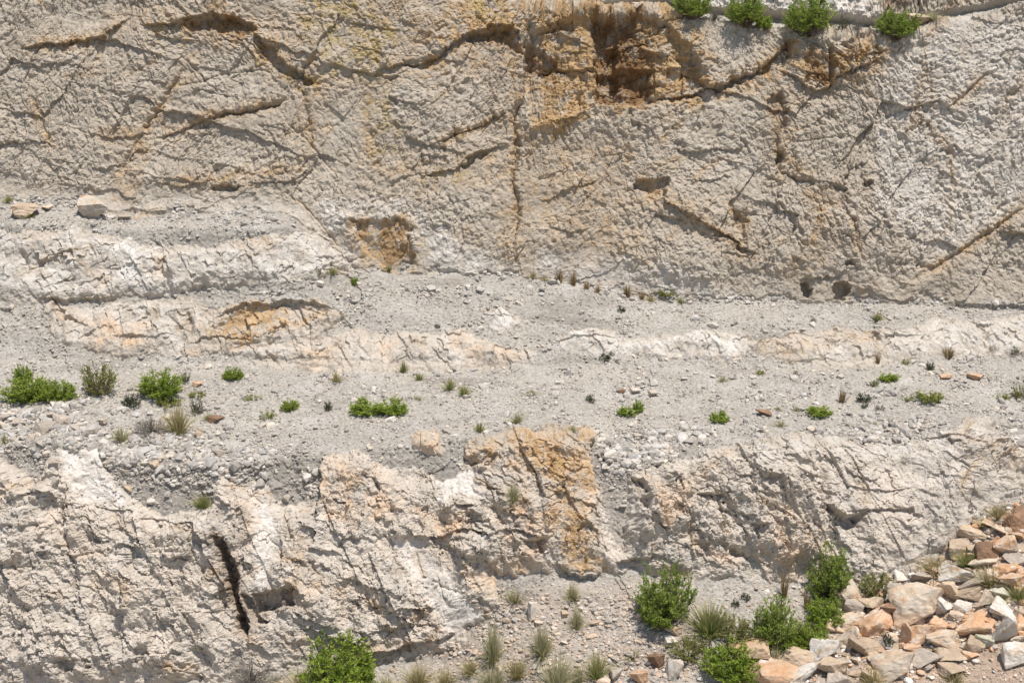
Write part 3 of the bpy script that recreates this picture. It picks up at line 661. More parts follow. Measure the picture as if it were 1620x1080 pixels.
strip("terrace", R[3], R[7]); strip("lower_cliff", R[7], R[8]); strip("ground", R[8], R[10])

# lookup: photo pixel -> the visible point of the slope
GW, GH = 830, 560
_zi = np.full(GW * GH, -1, np.int64)
def _build():
    gu = ((PU + 20) / 2).astype(np.int64); gv = ((PV + 20) / 2).astype(np.int64)
    ok = np.nonzero(((gu >= 0) & (gu < GW) & (gv >= 0) & (gv < GH)).ravel())[0]
    ok = ok[np.argsort(-PD.ravel()[ok], kind="stable")]
    _zi[(gv.ravel()[ok] * GW + gu.ravel()[ok])] = ok
_build()
_zi = _zi.reshape(GH, GW)
Pf = P.reshape(-1, 3); PUf, PVf, PDf = PU.ravel(), PV.ravel(), PD.ravel()
def at(u, v):
    i, j = int((v + 20) / 2), int((u + 20) / 2)
    i = min(max(i, 0), GH - 1); j = min(max(j, 0), GW - 1)
    for r in range(0, 12):
        w = _zi[max(i - r, 0):i + r + 1, max(j - r, 0):j + r + 1].ravel()
        w = w[w >= 0]
        if len(w):
            k = w[np.argmin((PUf[w] - u) ** 2 + (PVf[w] - v) ** 2)]
            return Vector(Pf[k]), float(PDf[k]) / FPX      # point, metres per photo pixel
    raise ValueError((u, v))
# ------------------------------------------------------------------ loose stones: gravel nobody could count
rng = np.random.RandomState(5)
random.seed(5)
_ph = (1 + 5 ** 0.5) / 2
ICO = np.array([(-1, _ph, 0), (1, _ph, 0), (-1, -_ph, 0), (1, -_ph, 0), (0, -1, _ph), (0, 1, _ph), (0, -1, -_ph), (0, 1, -_ph), (_ph, 0, -1), (_ph, 0, 1), (-_ph, 0, -1), (-_ph, 0, 1)]) / 1.9
ICOF = np.array([(0, 11, 5), (0, 5, 1), (0, 1, 7), (0, 7, 10), (0, 10, 11), (1, 5, 9), (5, 11, 4), (11, 10, 2), (10, 7, 6), (7, 1, 8), (3, 9, 4), (3, 4, 2), (3, 2, 6), (3, 6, 8), (3, 8, 9), (4, 9, 5), (2, 4, 11), (6, 2, 10), (8, 6, 7), (9, 8, 1)])
STP = [ICO * (1 + 0.55 * (rng.rand(12, 1) - 0.5)) + 0.22 * (rng.rand(12, 3) - 0.5) for _ in range(12)]
mstone, t, bs = new_mat("loose_stone")
at_ = nd(t, "ShaderNodeAttribute", attribute_name="tone")
gp = nd(t, "ShaderNodeNewGeometry").outputs["Position"]
t.links.new(mix(t, 1.0, at_.outputs["Color"], ramp(t, noise(t, gp, 30, 3), .3, .7, .85, 1.12), 'MULTIPLY'), bs.inputs["Base Color"])
def stones(name, prob, n, med, sig, lo, hi, tones, label, cat, flat=0.7, sink=0.25):
    w = (prob * cellA).ravel(); c = np.cumsum(w); c /= c[-1]
    k = np.searchsorted(c, rng.rand(n))
    sz = np.clip(med * np.exp(sig * rng.randn(n)), lo, hi) * (0.7 + 0.6 * np.clip(coarse.ravel()[k] + 0.25, 0, 1))
    pos = Pf[k] + np.stack([rng.randn(n) * 0.012, rng.randn(n) * 0.012, np.zeros(n)], 1)
    base = np.stack(STP)[rng.randint(0, 12, n)]
    sc = np.stack([0.6 + 0.7 * rng.rand(n), 0.6 + 0.7 * rng.rand(n), flat * (0.5 + 0.6 * rng.rand(n))], 1) * (sz * 0.55)[:, None]
    v = base * sc[:, None, :]
    a = rng.rand(n) * 6.283; b = rng.randn(n) * 0.35
    ca, sa, cb, sb = np.cos(a)[:, None], np.sin(a)[:, None], np.cos(b)[:, None], np.sin(b)[:, None]
    y, z = v[..., 1] * cb - v[..., 2] * sb, v[..., 1] * sb + v[..., 2] * cb
    x, y = v[..., 0] * ca - y * sa, v[..., 0] * sa + y * ca
    v = np.stack([x, y, z], -1) + pos[:, None] + np.array([0, 0, 1.0]) * (sz * 0.5 * flat * (0.5 - sink))[:, None, None]
    f = (ICOF[None] + (np.arange(n) * 12)[:, None, None]).reshape(-1, 3)
    o = link_mesh(name, v.reshape(-1, 3), f, mstone)
    T = np.array([lin(q) for q in tones])
    col = T[rng.randint(0, len(T), n)] * (0.78 + 0.44 * rng.rand(n, 1))
    paint(o.data, "tone", np.repeat(col, 12, axis=0))
    o["kind"] = "stuff"; o["label"] = label; o["category"] = cat
    return o
cellA = np.gradient(BX, axis=1) * np.gradient(S, axis=0)
vis = ((PU > -230) & (PU < 1850) & (PV > -20) & (PV < 1140)).astype(np.float32)
gsel = np.clip(m_grv, 0, 1) * vis
lowg = (SEGg > 7.75).astype(np.float32)
terr = ((SEGg > 2.5) & (SEGg <= 7.75)).astype(np.float32)
clump = np.clip(0.45 + 1.3 * fbm(X * 0.9, S * 1.3, 4, 91), 0.05, 1.6)
stones("gravel", gsel * (terr + 0.2 * (1 - terr)) * clump * (0.5 + 1.6 * coarse), 42000, 0.037, 0.52, 0.016, 0.22, [(176, 168, 158), (162, 154, 144), (184, 177, 167), (152, 144, 134), (188, 176, 160)], "pale grey gravel strewn over the quarry terraces", "gravel", flat=0.85)
soilz = np.clip(m_soil, 0, 1)
stones("gravel", gsel * lowg * (0.35 + soilz + 0.5 * clump), 15000, 0.036, 0.5, 0.015, 0.17, [(188, 172, 156), (178, 160, 142), (196, 186, 174), (174, 156, 138), (186, 164, 142)], "beige gravel and chips at the foot of the lower rock face", "gravel")
stones("debris", vis * (1 - m_grv) * (SEGg > 6.9) * np.clip(clump, 0, 1), 2600, 0.04, 0.4, 0.02, 0.11, [(196, 186, 174), (188, 172, 156), (176, 166, 154)], "small chips of rock lodged on the lower rock face", "debris", sink=0.1)
stones("gravel", gsel * terr * (np.clip(clump - 0.3, 0, 2) * (0.25 + 2.2 * coarse) + 1.6 * sstep(3.9, 3.1, SEGg) * np.clip(clump, 0, 1)), 2100, 0.115, 0.35, 0.07, 0.26, [(172, 167, 160), (160, 153, 145), (182, 174, 164)], "larger grey stones mixed into the terrace gravel", "gravel", flat=0.8, sink=0.15)
rubz = mask([[(1210, 1100), (1320, 1040), (1345, 960), (1400, 915), (1480, 890), (1520, 850), (1560, 812), (1680, 790), (1850, 785), (1850, 1040), (1680, 1010), (1560, 1030), (1440, 1090)]], 12, 0.6)
stones("rubble", vis * rubz * m_grv * (SEGg > 7.4), 1900, 0.078, 0.45, 0.04, 0.2, [(200, 170, 142), (206, 194, 180), (190, 150, 116), (176, 162, 148), (212, 204, 194)], "broken chips and small rubble between the fallen blocks", "rubble", flat=0.85, sink=0.05)

# ------------------------------------------------------------------ single rocks
def rock_mat(name, a, b, c2=None, amt=(0.42, 0.62)):
    m, t, bs = new_mat(name)
    tc = nd(t, "ShaderNodeTexCoord").outputs["Object"]; oi = nd(t, "ShaderNodeObjectInfo")
    mp = nd(t, "ShaderNodeVectorMath", operation='ADD'); t.links.new(tc, mp.inputs[0])
    cm = nd(t, "ShaderNodeCombineXYZ"); mu = nd(t, "ShaderNodeMath", operation='MULTIPLY'); mu.inputs[1].default_value = 37.0
    t.links.new(oi.outputs["Random"], mu.inputs[0])
    for k in range(3): t.links.new(mu.outputs[0], cm.inputs[k])
    t.links.new(cm.outputs[0], mp.inputs[1]); v = mp.outputs[0]
    c = mix(t, ramp(t, noise(t, v, 1.7, 5), amt[0], amt[1]), rgba(a), rgba(b))
    if c2: c = mix(t, ramp(t, noise(t, v, 3.1, 4), .55, .72), c, rgba(c2))
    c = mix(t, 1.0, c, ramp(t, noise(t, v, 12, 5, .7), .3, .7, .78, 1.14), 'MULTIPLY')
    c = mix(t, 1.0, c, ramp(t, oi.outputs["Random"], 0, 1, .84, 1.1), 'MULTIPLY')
    t.links.new(c, bs.inputs["Base Color"])
    bp = nd(t, "ShaderNodeBump"); bp.inputs["Strength"].default_value = 0.6; bp.inputs["Distance"].default_value = 0.03
    t.links.new(noise(t, v, 9, 6, .65), bp.inputs["Height"]); t.links.new(bp.outputs[0], bs.inputs["Normal"])
    return m
RM = dict(white=rock_mat("white_stone", (208, 202, 192), (196, 184, 168), (186, 156, 126)), cream=rock_mat("cream_stone", (204, 190, 172), (198, 172, 144), (182, 140, 102)),
          stained=rock_mat("stained_stone", (202, 192, 178), (190, 176, 158), (190, 132, 88), (.4, .6)),
          orange=rock_mat("orange_stone", (192, 152, 118), (194, 168, 142), (208, 196, 182)), tan=rock_mat("tan_stone", (184, 164, 140), (170, 150, 128), (196, 178, 160)),
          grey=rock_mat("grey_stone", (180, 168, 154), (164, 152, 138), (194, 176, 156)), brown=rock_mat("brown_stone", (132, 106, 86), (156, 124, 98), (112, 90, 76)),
          green=rock_mat("greenish_stone", (178, 176, 146), (188, 182, 166), (160, 154, 120)))
def rock_mesh(seed, npts, dims, power):
    r = random.Random(seed); bm = bmesh.new()
    for _ in range(npts):
        p = Vector([r.uniform(-1, 1) for _ in range(3)])
        m = max(abs(q) for q in p) or 1
        p = p.lerp(p / m, power)
        bm.verts.new((p.x * dims[0], p.y * dims[1], p.z * dims[2]))
    h = bmesh.ops.convex_hull(bm, input=bm.verts)
    bmesh.ops.delete(bm, geom=list({g for g in h["geom_interior"] + h["geom_unused"] if isinstance(g, bmesh.types.BMVert)}), context='VERTS')
    bmesh.ops.dissolve_limit(bm, angle_limit=math.radians(9), verts=bm.verts, edges=bm.edges)
    bmesh.ops.bevel(bm, geom=list(bm.edges), offset=0.05, segments=2, profile=0.6, affect='EDGES', clamp_overlap=True)
    bmesh.ops.triangulate(bm, faces=bm.faces)
    for _ in range(3):
        es = [e for e in bm.edges if e.calc_length() > 0.16]
        if es: bmesh.ops.subdivide_edges(bm, edges=es, cuts=1, use_grid_fill=False); bmesh.ops.triangulate(bm, faces=bm.faces)
    o = Vector((seed * 3.1, 0, 0)); bm.normal_update()
    for v in bm.verts:
        v.co += v.normal * (0.085 * mnoise.noise(v.co * 1.6 + o) + 0.05 * mnoise.noise(v.co * 4.5 + o) + 0.022 * mnoise.noise(v.co * 11 + o))
    c = np.array([v.co for v in bm.verts]); lo, hi = c.min(0), c.max(0)
    for v in bm.verts: v.co = Vector(((np.array(v.co) - (lo + hi) / 2) / (hi - lo)))
    me = bpy.data.meshes.new("rock"); bm.to_mesh(me); bm.free()
    me.materials.append(RM["cream"])
    return me
BLK = [rock_mesh(100 + i, 9 + i % 5, (1, 0.9, 0.8), (0.15, 0.3, 0.45)[i % 3]) for i in range(12)]
_used = {}
def rock(u, v, w, h, kind, label, cat="rock", group=None, rz=None, tilt=0.0, proto=None, deep=0.75, sink=0.14, name="rock"):
    g, mpp = at(u, min(v + 0.42 * h, 1130))
    if v + 0.42 * h > 1100: g, mpp = at(u, 1095); g.z -= 0.0
    sxm, sym = w * mpp, w * mpp * deep
    szm = min(max((h * mpp - 0.22 * sym) / 0.93, 0.42 * w * mpp, 0.75 * h * mpp), 1.05 * max(w, h * .9) * mpp)
    me = BLK[(proto if proto is not None else int(u * 7 + v * 3)) % len(BLK)]
    o = bpy.data.objects.new(name, me); COL.objects.link(o)
    o.material_slots[0].link = 'OBJECT'; o.material_slots[0].material = RM[kind]
    o.scale = (sxm, sym, szm)
    o.rotation_euler = (0.0, tilt, rz if rz is not None else ((u * 13 + v * 7) % 10 - 5) * 0.06 + (math.pi if int(u + v) % 2 else 0))
    o.location = (g.x, g.y + 0.28 * sym, g.z + szm * (0.5 - sink))
    o["label"] = label; o["category"] = cat
    if group: o["group"] = group
    return o
RG = "fallen blocks in the rubble heap"
z5 = lambda x, y: (1080 + x / 3, 720 + y / 3)
# centre in the enlarged corner, size there, stone, label
BIG = [
 (1120, 690, 210, 180, 'cream', "biggest cream boulder in the rubble heap with a dark hollow under it", 0.25, 8), (915, 800, 160, 120, 'orange', "orange wedge-shaped slab with a smooth sunlit face near the heap's middle", 0.45, 3),
 (1140, 835, 125, 110, 'orange', "orange block wedged under the biggest cream boulder", 0, 1), (1245, 865, 140, 95, 'cream', "cream and orange block below the orange block under the biggest boulder", 0, 4),
 (1380, 795, 160, 125, 'orange', "squat rust-orange block with dark cracks beside the tilted white slabs", 0, 2), (1530, 830, 100, 150, 'white', "long white slab tilted steeply beside the rust-orange block", 0.5, 6),
 (660, 912, 125, 125, 'white', "smooth white block with a clean flat top beside the shrubs", 0.1, 5), (770, 860, 115, 120, 'cream', "cream block with a brown hollow just right of the smooth white block", 0, 7),
 (545, 955, 150, 75, 'tan', "low tan boulder between the bright shrubs and the smooth white block", 0, 8), (310, 925, 185, 110, 'orange', "peach rounded boulder half behind the lowest bright shrub", 0.2, 9),
 (420, 1045, 220, 100, 'orange', "broad orange slab at the bottom edge below the peach boulder", 0.1, 10), (565, 1020, 160, 100, 'white', "white streaked rock with a notch behind the broad orange slab", -0.2, 11),
 (700, 1000, 130, 100, 'tan', "cream and tan rock right of the notched white rock", 0, 0), (752, 1060, 100, 80, 'grey', "leaning pale grey rock at the bottom edge", 0.5, 1),
 (870, 900, 140, 110, 'tan', "rough brown and cream block under the orange wedge-shaped slab", 0, 2), (790, 660, 100, 110, 'cream', "upright cream rock by the round green shrub above the heap", 0.5, 3),
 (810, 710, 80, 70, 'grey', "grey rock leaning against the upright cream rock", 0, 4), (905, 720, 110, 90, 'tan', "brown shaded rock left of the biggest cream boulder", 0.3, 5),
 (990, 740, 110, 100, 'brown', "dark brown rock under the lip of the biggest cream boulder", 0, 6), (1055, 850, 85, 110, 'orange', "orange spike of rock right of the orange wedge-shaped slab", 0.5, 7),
 (1010, 985, 170, 130, 'cream', "large cream block with a brown shaded side near the bottom", 0.3, 8), (1090, 905, 70, 50, 'orange', "small orange rock below the orange spike of rock", 0, 9),
 (1275, 650, 80, 110, 'cream', "upright cream finger of rock right of the biggest boulder", 0.2, 10), (1222, 597, 90, 60, 'cream', "cream cobble under a small orange cube", 0, 11),
 (1200, 555, 52, 50, 'orange', "small orange cube sitting on the cream cobble", 0, 0), (1320, 570, 160, 60, 'white', "flat pale slab behind the small orange cube", 0.15, 1),
 (1385, 600, 110, 50, 'grey', "flat grey slab ending beside the dry yellow grass", 0.35, 2), (1312, 430, 100, 75, 'tan', "dark tan slab standing against the foot of the cliff", -0.4, 3),
 (1380, 378, 115, 45, 'tan', "thin brown slab topmost on the heap's near edge", 0.1, 4), (1500, 358, 120, 62, 'cream', "cream slab tilted up beside the thin brown slab", -0.3, 5),
 (1605, 300, 120, 100, 'brown', "large brown block at the top of the heap", 0.3, 6), (1520, 290, 62, 62, 'orange', "orange lump beside the large brown block at the top", 0, 7),
 (1462, 450, 110, 90, 'brown', "dark brown pyramid of rock under the tilted cream slab", 0, 8), (1530, 425, 90, 100, 'orange', "pale orange block right of the dark brown pyramid", 0.2, 9),
 (1600, 390, 70, 50, 'orange', "orange cobble below the large brown block", 0, 10), (1610, 440, 60, 40, 'tan', "tan cobble below the orange cobble at the frame's edge", 0, 11),
 (1560, 595, 110, 90, 'orange', "peach block with a white top among the yellow grass", 0, 0), (1590, 490, 100, 80, 'grey', "smooth grey boulder above the peach and white block", 0, 1),
 (1430, 500, 120, 55, 'cream', "long cream rock under the dark brown pyramid", 0.1, 2), (1560, 545, 130, 50, 'orange', "pinkish slab between the grey boulder and the peach block", 0.2, 3),
 (1370, 650, 120, 75, 'tan', "pinkish tan slab left of the rock with a split end", 0.2, 4), (1440, 680, 70, 90, 'cream', "cream rock with a split end above the rust-orange block", 0.5, 5),
 (1500, 660, 90, 70, 'green', "greenish grey cobble beside the split cream rock", 0, 6), (1555, 725, 140, 80, 'white', "broad white rock above the long tilted white slab", 0.3, 7),
 (1600, 935, 120, 110, 'white', "white boulder alone on the brown soil", 0, 8), (1450, 885, 85, 70, 'green', "greenish cream cobble below the rust-orange block", 0, 9),
 (1382, 893, 85, 75, 'tan', "mauve grey block left of the greenish cobble", 0, 10), (1290, 935, 150, 80, 'tan', "tan rock sunk in the soil below the cream and orange block", 0, 11),
 (1285, 1030, 110, 70, 'tan', "tan rock half buried in brown soil near the bottom", 0, 0), (1150, 960, 150, 80, 'grey', "grey and tan slab right of the large cream block", 0.3, 1),
 (1592, 805, 80, 70, 'orange', "orange rock at the frame's edge right of the long white slab", 0.3, 2), (1330, 712, 80, 60, 'white', "small white rock above the rust-orange block", 0, 3),
 (1300, 760, 60, 50, 'cream', "cream cobble touching the rust-orange block's upper corner", 0, 4), (1030, 640, 120, 90, 'grey', "grey and white rock behind the biggest cream boulder", 0.2, 5),
 (1140, 590, 110, 38, 'grey', "thin grey slab at the foot of the cliff left of the cream cobble", 0.1, 6), (720, 800, 90, 60, 'cream', "cream rock with an ochre face beside the bright shrub", 0.2, 7),
 (800, 775, 110, 70, 'cream', "flat cream slab above the rock with the brown hollow", 0.2, 8), (1230, 720, 100, 90, 'white', "white rock filling the gap right of the biggest boulder", 0.4, 9),
 (1210, 800, 80, 60, 'orange', "peach rock leaning on the orange block", 0, 10), (1600, 860, 60, 50, 'cream', "small cream rock between the orange rock and the lone white boulder", 0, 11),
 (1370, 950, 70, 45, 'orange', "small orange rock lying on the brown soil", 0, 0), (930, 970, 90, 60, 'tan', "dusty tan rock left of the large cream block", 0, 1),
 (640, 800, 60, 45, 'grey', "grey stone at the edge of the bright shrub", 0, 2), (1475, 560, 80, 50, 'cream', "cream stone in the yellow grass under the long cream rock", 0, 3),
 (1400, 440, 70, 50, 'cream', "cream stone between the dark tan slab and the brown pyramid", 0.2, 4), (1560, 350, 60, 45, 'cream', "cream stone tucked under the large brown block", 0, 5),
 # the small group by the gully, left of the shrubs
]
BIGPX = []
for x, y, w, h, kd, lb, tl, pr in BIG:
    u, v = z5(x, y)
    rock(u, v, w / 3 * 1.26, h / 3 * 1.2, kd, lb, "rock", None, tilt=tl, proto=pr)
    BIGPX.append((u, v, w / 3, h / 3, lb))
for u, v, w, h, kd, lb in [
 (1060, 1017, 24, 22, 'white', "white stone in the gravel beside the spreading dry shrub"), (1036, 1042, 26, 30, 'brown', "dark brown rock in the hollow left of the shrubs"),
 (1066, 1056, 34, 36, 'white', "tall white rock beside the dark brown rock in the hollow"), (1008, 1070, 28, 28, 'orange', "rounded peach rock at the bottom left of the hollow"),
 (1064, 995, 26, 20, 'cream', "cream stone just below the large round shrub"), (975, 1062, 28, 20, 'grey', "grey stone left of the rounded peach rock"), (955, 1078, 26, 12, 'cream', "yellowish cream stone cut by the bottom edge"),
 (892, 972, 14, 16, 'tan', "small yellow stone beside the hanging grass tuft"), (841, 962, 22, 32, 'white', "white slab standing at the foot of the ochre rock"), (1030, 1000, 20, 12, 'grey', "flat grey stone below the large round shrub"),
 (139, 326, 56, 46, 'stained', "white boulder with an orange stain on the upper left ledge"), (40, 334, 52, 18, 'tan', "flat tan slab on the upper left ledge beside a green tuft"), (72, 330, 22, 8, 'cream', "small cream slab next to the flat tan slab"),
 (192, 345, 26, 10, 'grey', "small grey stone right of the stained white boulder"), (340, 663, 26, 14, 'brown', "brown stone lying on the terrace right of the tall dry grass"), (312, 607, 16, 10, 'orange', "pink stone on the terrace right of the bright green shrub"),
 (313, 685, 15, 12, 'tan', "tan stone below the tall dry grass on the terrace"), (1210, 651, 25, 12, 'brown', "dark brown stone alone on the terrace"), (1495, 595, 20, 9, 'orange', "peach stone on the terrace by the dark little bush"),
 (1547, 596, 25, 10, 'orange', "peach slab on the terrace further right than the peach stone"), (243, 735, 18, 16, 'tan', "yellowish stone on the gravel bank above the lower cliff"), (345, 714, 22, 12, 'grey', "grey stone on the gravel bank under the terrace edge"),
 (453, 786, 18, 12, 'grey', "dark grey stone in the gully of gravel"), (1004, 618, 20, 12, 'white', "white stone on the middle of the terrace"), (1032, 622, 18, 12, 'grey', "bluish white stone right of the white terrace stone"),
 (983, 617, 14, 9, 'brown', "brown stone left of the white terrace stone"), (885, 604, 14, 8, 'white', "small white stone on the upper part of the terrace"), (963, 720, 22, 22, 'white', "pale block in the dark gravel gully"),
 (1452, 30, 40, 30, 'cream', "cream boulder on the rim right of the pine bush"), (1012, 8, 22, 10, 'cream', "small cream rock on the far rim"), (202, 772, 16, 14, 'tan', "ochre stone at the edge of the smooth white rock"), (86, 760, 18, 14, 'grey', "grey stone in the cleft left of the smooth white rock"),
 (66, 674, 34, 24, 'grey', "large grey stone in the pile at the terrace edge"), (97, 664, 30, 24, 'grey', "grey tilted stone right of the large grey stone in the pile"), (27, 668, 26, 16, 'grey', "flat grey stone left of the large grey stone in the pile"),
 (4, 660, 18, 14, 'grey', "dark grey stone at the left end of the pile"), (22, 684, 18, 10, 'grey', "pale grey stone in front of the flat grey stone"), (78, 655, 20, 12, 'grey', "grey stone behind the large grey stone in the pile"),
 (118, 676, 20, 14, 'grey', "squat grey stone right of the tilted stone in the pile"), (140, 680, 16, 10, 'grey', "small grey stone at the right end of the pile"), (46, 690, 16, 10, 'grey', "small grey stone in front of the pile"),
 (160, 664, 20, 10, 'grey', "flat stone on the terrace between the pile and the pale weeds"), (62, 702, 18, 12, 'grey', "grey stone on the slope under the pile"), (83, 732, 20, 14, 'grey', "shaded grey stone on the slope left of the smooth white rock"), (196, 745, 20, 12, 'grey', "pale flat stone on the gravel right of the smooth white rock"),
 (316, 732, 18, 10, 'white', "small whitish stone on the gravel bank"), (170, 730, 20, 12, 'grey', "dark grey stone beside the right edge of the smooth white rock")]:
    rock(u, v, w * 1.1, h * 1.15, kd, lb, "stone" if w < 30 else "rock", sink=0.2, proto=3 * (int(u) % 4), rz=(u % 7) * 0.9)
# smaller blocks of the heap, each named by its neighbour
FILLP = np.array([(1330, 1075), (1345, 965), (1400, 915), (1480, 895), (1500, 862), (1545, 822), (1618, 800), (1618, 1000), (1500, 1020), (1420, 1075)], float)
def inside(px, py, poly):
    c = False; n = len(poly)
    for i in range(n):
        a, b = poly[i], poly[(i + 1) % n]
        if (a[1] > py) != (b[1] > py) and px < (b[0] - a[0]) * (py - a[1]) / (b[1] - a[1]) + a[0]: c = not c
    return c
SHORT = {"biggest": "biggest cream boulder"}
taken = set(); placed = [(q[0], q[1]) for q in BIGPX]
tries = 0; made = 0
words = dict(white="white", cream="cream", orange="orange", tan="tan", grey="grey", brown="brown")
def short(lb):
    w = lb.split(); cut = len(w)
    for st in ("with", "near", "under", "below", "beside", "just", "between", "half", "at", "behind", "right", "left", "by", "leaning", "above", "topmost", "tilted", "standing", "sitting", "touching", "filling", "lying", "alone", "ending", "tucked", "sunk", "among", "in", "wedged"):
        if st in w: cut = min(cut, w.index(st))
    return " ".join(w[:max(cut, 2)])
while made < 150 and tries < 6000:
    tries += 1
    u, v = random.uniform(1320, 1618), random.uniform(800, 1075)
    if not inside(u, v, FILLP): continue
    w = random.choice([12, 14, 17, 20, 24, 28, 34])
    if min((u - a) ** 2 + (v - b) ** 2 for a, b in placed) < (0.55 * w + 5) ** 2: continue
    kd = random.choice(["cream", "cream", "cream", "orange", "orange", "orange", "tan", "tan", "brown" if random.random() < .4 else "cream", "white" if random.random() < .4 else "orange"])
    h = w * random.uniform(0.55, 0.95)
    nb = sorted(BIGPX, key=lambda q: (q[0] - u) ** 2 + (q[1] - v) ** 2)
    size = "little" if w < 16 else "small" if w < 23 else "mid-sized"
    shape = "flat" if h < 0.68 * w else "blocky" if h > 0.84 * w else "angular"
    lb = None
    for q in nb[:5]:
        du, dv = u - q[0], v - q[1]
        rel = ("right of" if du > 0 else "left of") if abs(du) > abs(dv) * 1.1 else ("below" if dv > 0 else "above")
        cand = f"{size} {shape} {words[kd]} rock {rel} the {short(q[4])}"
        if cand not in taken and len(cand.split()) <= 16: lb = cand; break
    if lb is None: continue
    taken.add(lb); placed.append((u, v)); made += 1
    rock(u, v, w, h, kd, lb, "rock", RG, tilt=random.uniform(-.4, .4), sink=0.1)
# ------------------------------------------------------------------ plants
def leaf_mat(name, a, b, trans=0.45):
    m, t, bs = new_mat(name, 0.7, 0.2)
    at1 = nd(t, "ShaderNodeAttribute", attribute_name="tone"); sp = nd(t, "ShaderNodeSeparateColor"); t.links.new(at1.outputs["Color"], sp.inputs[0])
    c = mix(t, sp.outputs[0], rgba(a), rgba(b))
    t.links.new(c, bs.inputs["Base Color"])
    tr = nd(t, "ShaderNodeBsdfTranslucent"); t.links.new(c, tr.inputs[0])
    mx = nd(t, "ShaderNodeMixShader"); mx.inputs[0].default_value = trans
    t.links.new(bs.outputs[0], mx.inputs[1]); t.links.new(tr.outputs[0], mx.inputs[2])
    t.links.new(mx.outputs[0], t.nodes["Material Output"].inputs[0])
    return m
LM = dict(bright=leaf_mat("bright_leaves", (118, 144, 48), (182, 194, 88)), pine=leaf_mat("pine_needles", (114, 138, 54), (174, 188, 92)), olive=leaf_mat("olive_leaves", (120, 128, 64), (172, 174, 104)),
          grey=leaf_mat("grey_leaves", (84, 90, 70), (124, 128, 104)), dark=leaf_mat("dark_leaves", (48, 62, 40), (82, 98, 62)), yellow=leaf_mat("yellow_leaves", (112, 128, 44), (168, 170, 76)),
          dry=leaf_mat("dry_twigs", (112, 104, 96), (146, 138, 128), 0.05), straw=leaf_mat("straw_blades", (142, 134, 88), (200, 186, 142), 0.35), green_straw=leaf_mat("green_straw_blades", (108, 126, 58), (184, 174, 124), 0.35),
          brownstraw=leaf_mat("brown_blades", (120, 100, 70), (172, 150, 116), 0.2), greygrass=leaf_mat("grey_blades", (146, 144, 104), (196, 188, 152), 0.35))
mstem, _t, _b = new_mat("bark"); _b.inputs["Base Color"].default_value = rgba((112, 98, 84))
class Soup:
    def __init__(s): s.v = []; s.f = []; s.t = []; s.n = 0
    def quad(s, p, tone):
        s.v.append(np.asarray(p, np.float32)); s.f.append((s.n, s.n + 1, s.n + 2, s.n + 3)); s.t += [tone] * 4; s.n += 4
    def strip(s, pts, w, tones, r):
        """a flat tapering blade along pts"""
        pts = np.asarray(pts); d = np.gradient(pts, axis=0); side = np.cross(d, [r.uniform(-1, 1), r.uniform(-1, 1), 0.3]); side /= np.linalg.norm(side, axis=1, keepdims=True) + 1e-9
        k = len(pts); ww = w * (1 - np.linspace(0, 1, k) ** 1.5 * 0.9)[:, None]
        a, b = pts - side * ww / 2, pts + side * ww / 2
        s.v.append(np.stack([a, b], 1).reshape(-1, 3).astype(np.float32))
        for i in range(k - 1): s.f.append((s.n + 2 * i, s.n + 2 * i + 1, s.n + 2 * i + 3, s.n + 2 * i + 2))
        s.t += list(np.repeat(tones, 2)); s.n += 2 * k
    def tube(s, pts, r0, r1, tone=0.5):
        pts = np.asarray(pts); d = pts[-1] - pts[0]; e = np.cross(d, [0.3, 0.5, 0.1]); e /= np.linalg.norm(e) + 1e-9; g = np.cross(d, e); g /= np.linalg.norm(g) + 1e-9
        k = len(pts); rr = np.linspace(r0, r1, k)
        ring = [pts + (e * math.cos(q) + g * math.sin(q))[None] * rr[:, None] for q in (0, 2.094, 4.189)]
        s.v.append(np.stack(ring, 1).reshape(-1, 3).astype(np.float32))
        for i in range(k - 1):
            for j in range(3): s.f.append((s.n + 3 * i + j, s.n + 3 * i + (j + 1) % 3, s.n + 3 * i + 3 + (j + 1) % 3, s.n + 3 * i + 3 + j))
        s.t += [tone] * (3 * k); s.n += 3 * k
    def mesh(s, name, mat):
        me = bpy.data.meshes.new(name); v = np.concatenate(s.v)
        me.vertices.add(len(v)); me.vertices.foreach_set("co", v.ravel()); f = np.array(s.f, np.int32)
        me.loops.add(f.size); me.loops.foreach_set("vertex_index", f.ravel()); me.polygons.add(len(f)); me.polygons.foreach_set("loop_start", np.arange(0, f.size, 4, dtype=np.int32))
        me.update(calc_edges=True); paint(me, "tone", np.repeat(np.array(s.t, np.float32)[:, None], 3, 1)); me.materials.append(mat)
        return me
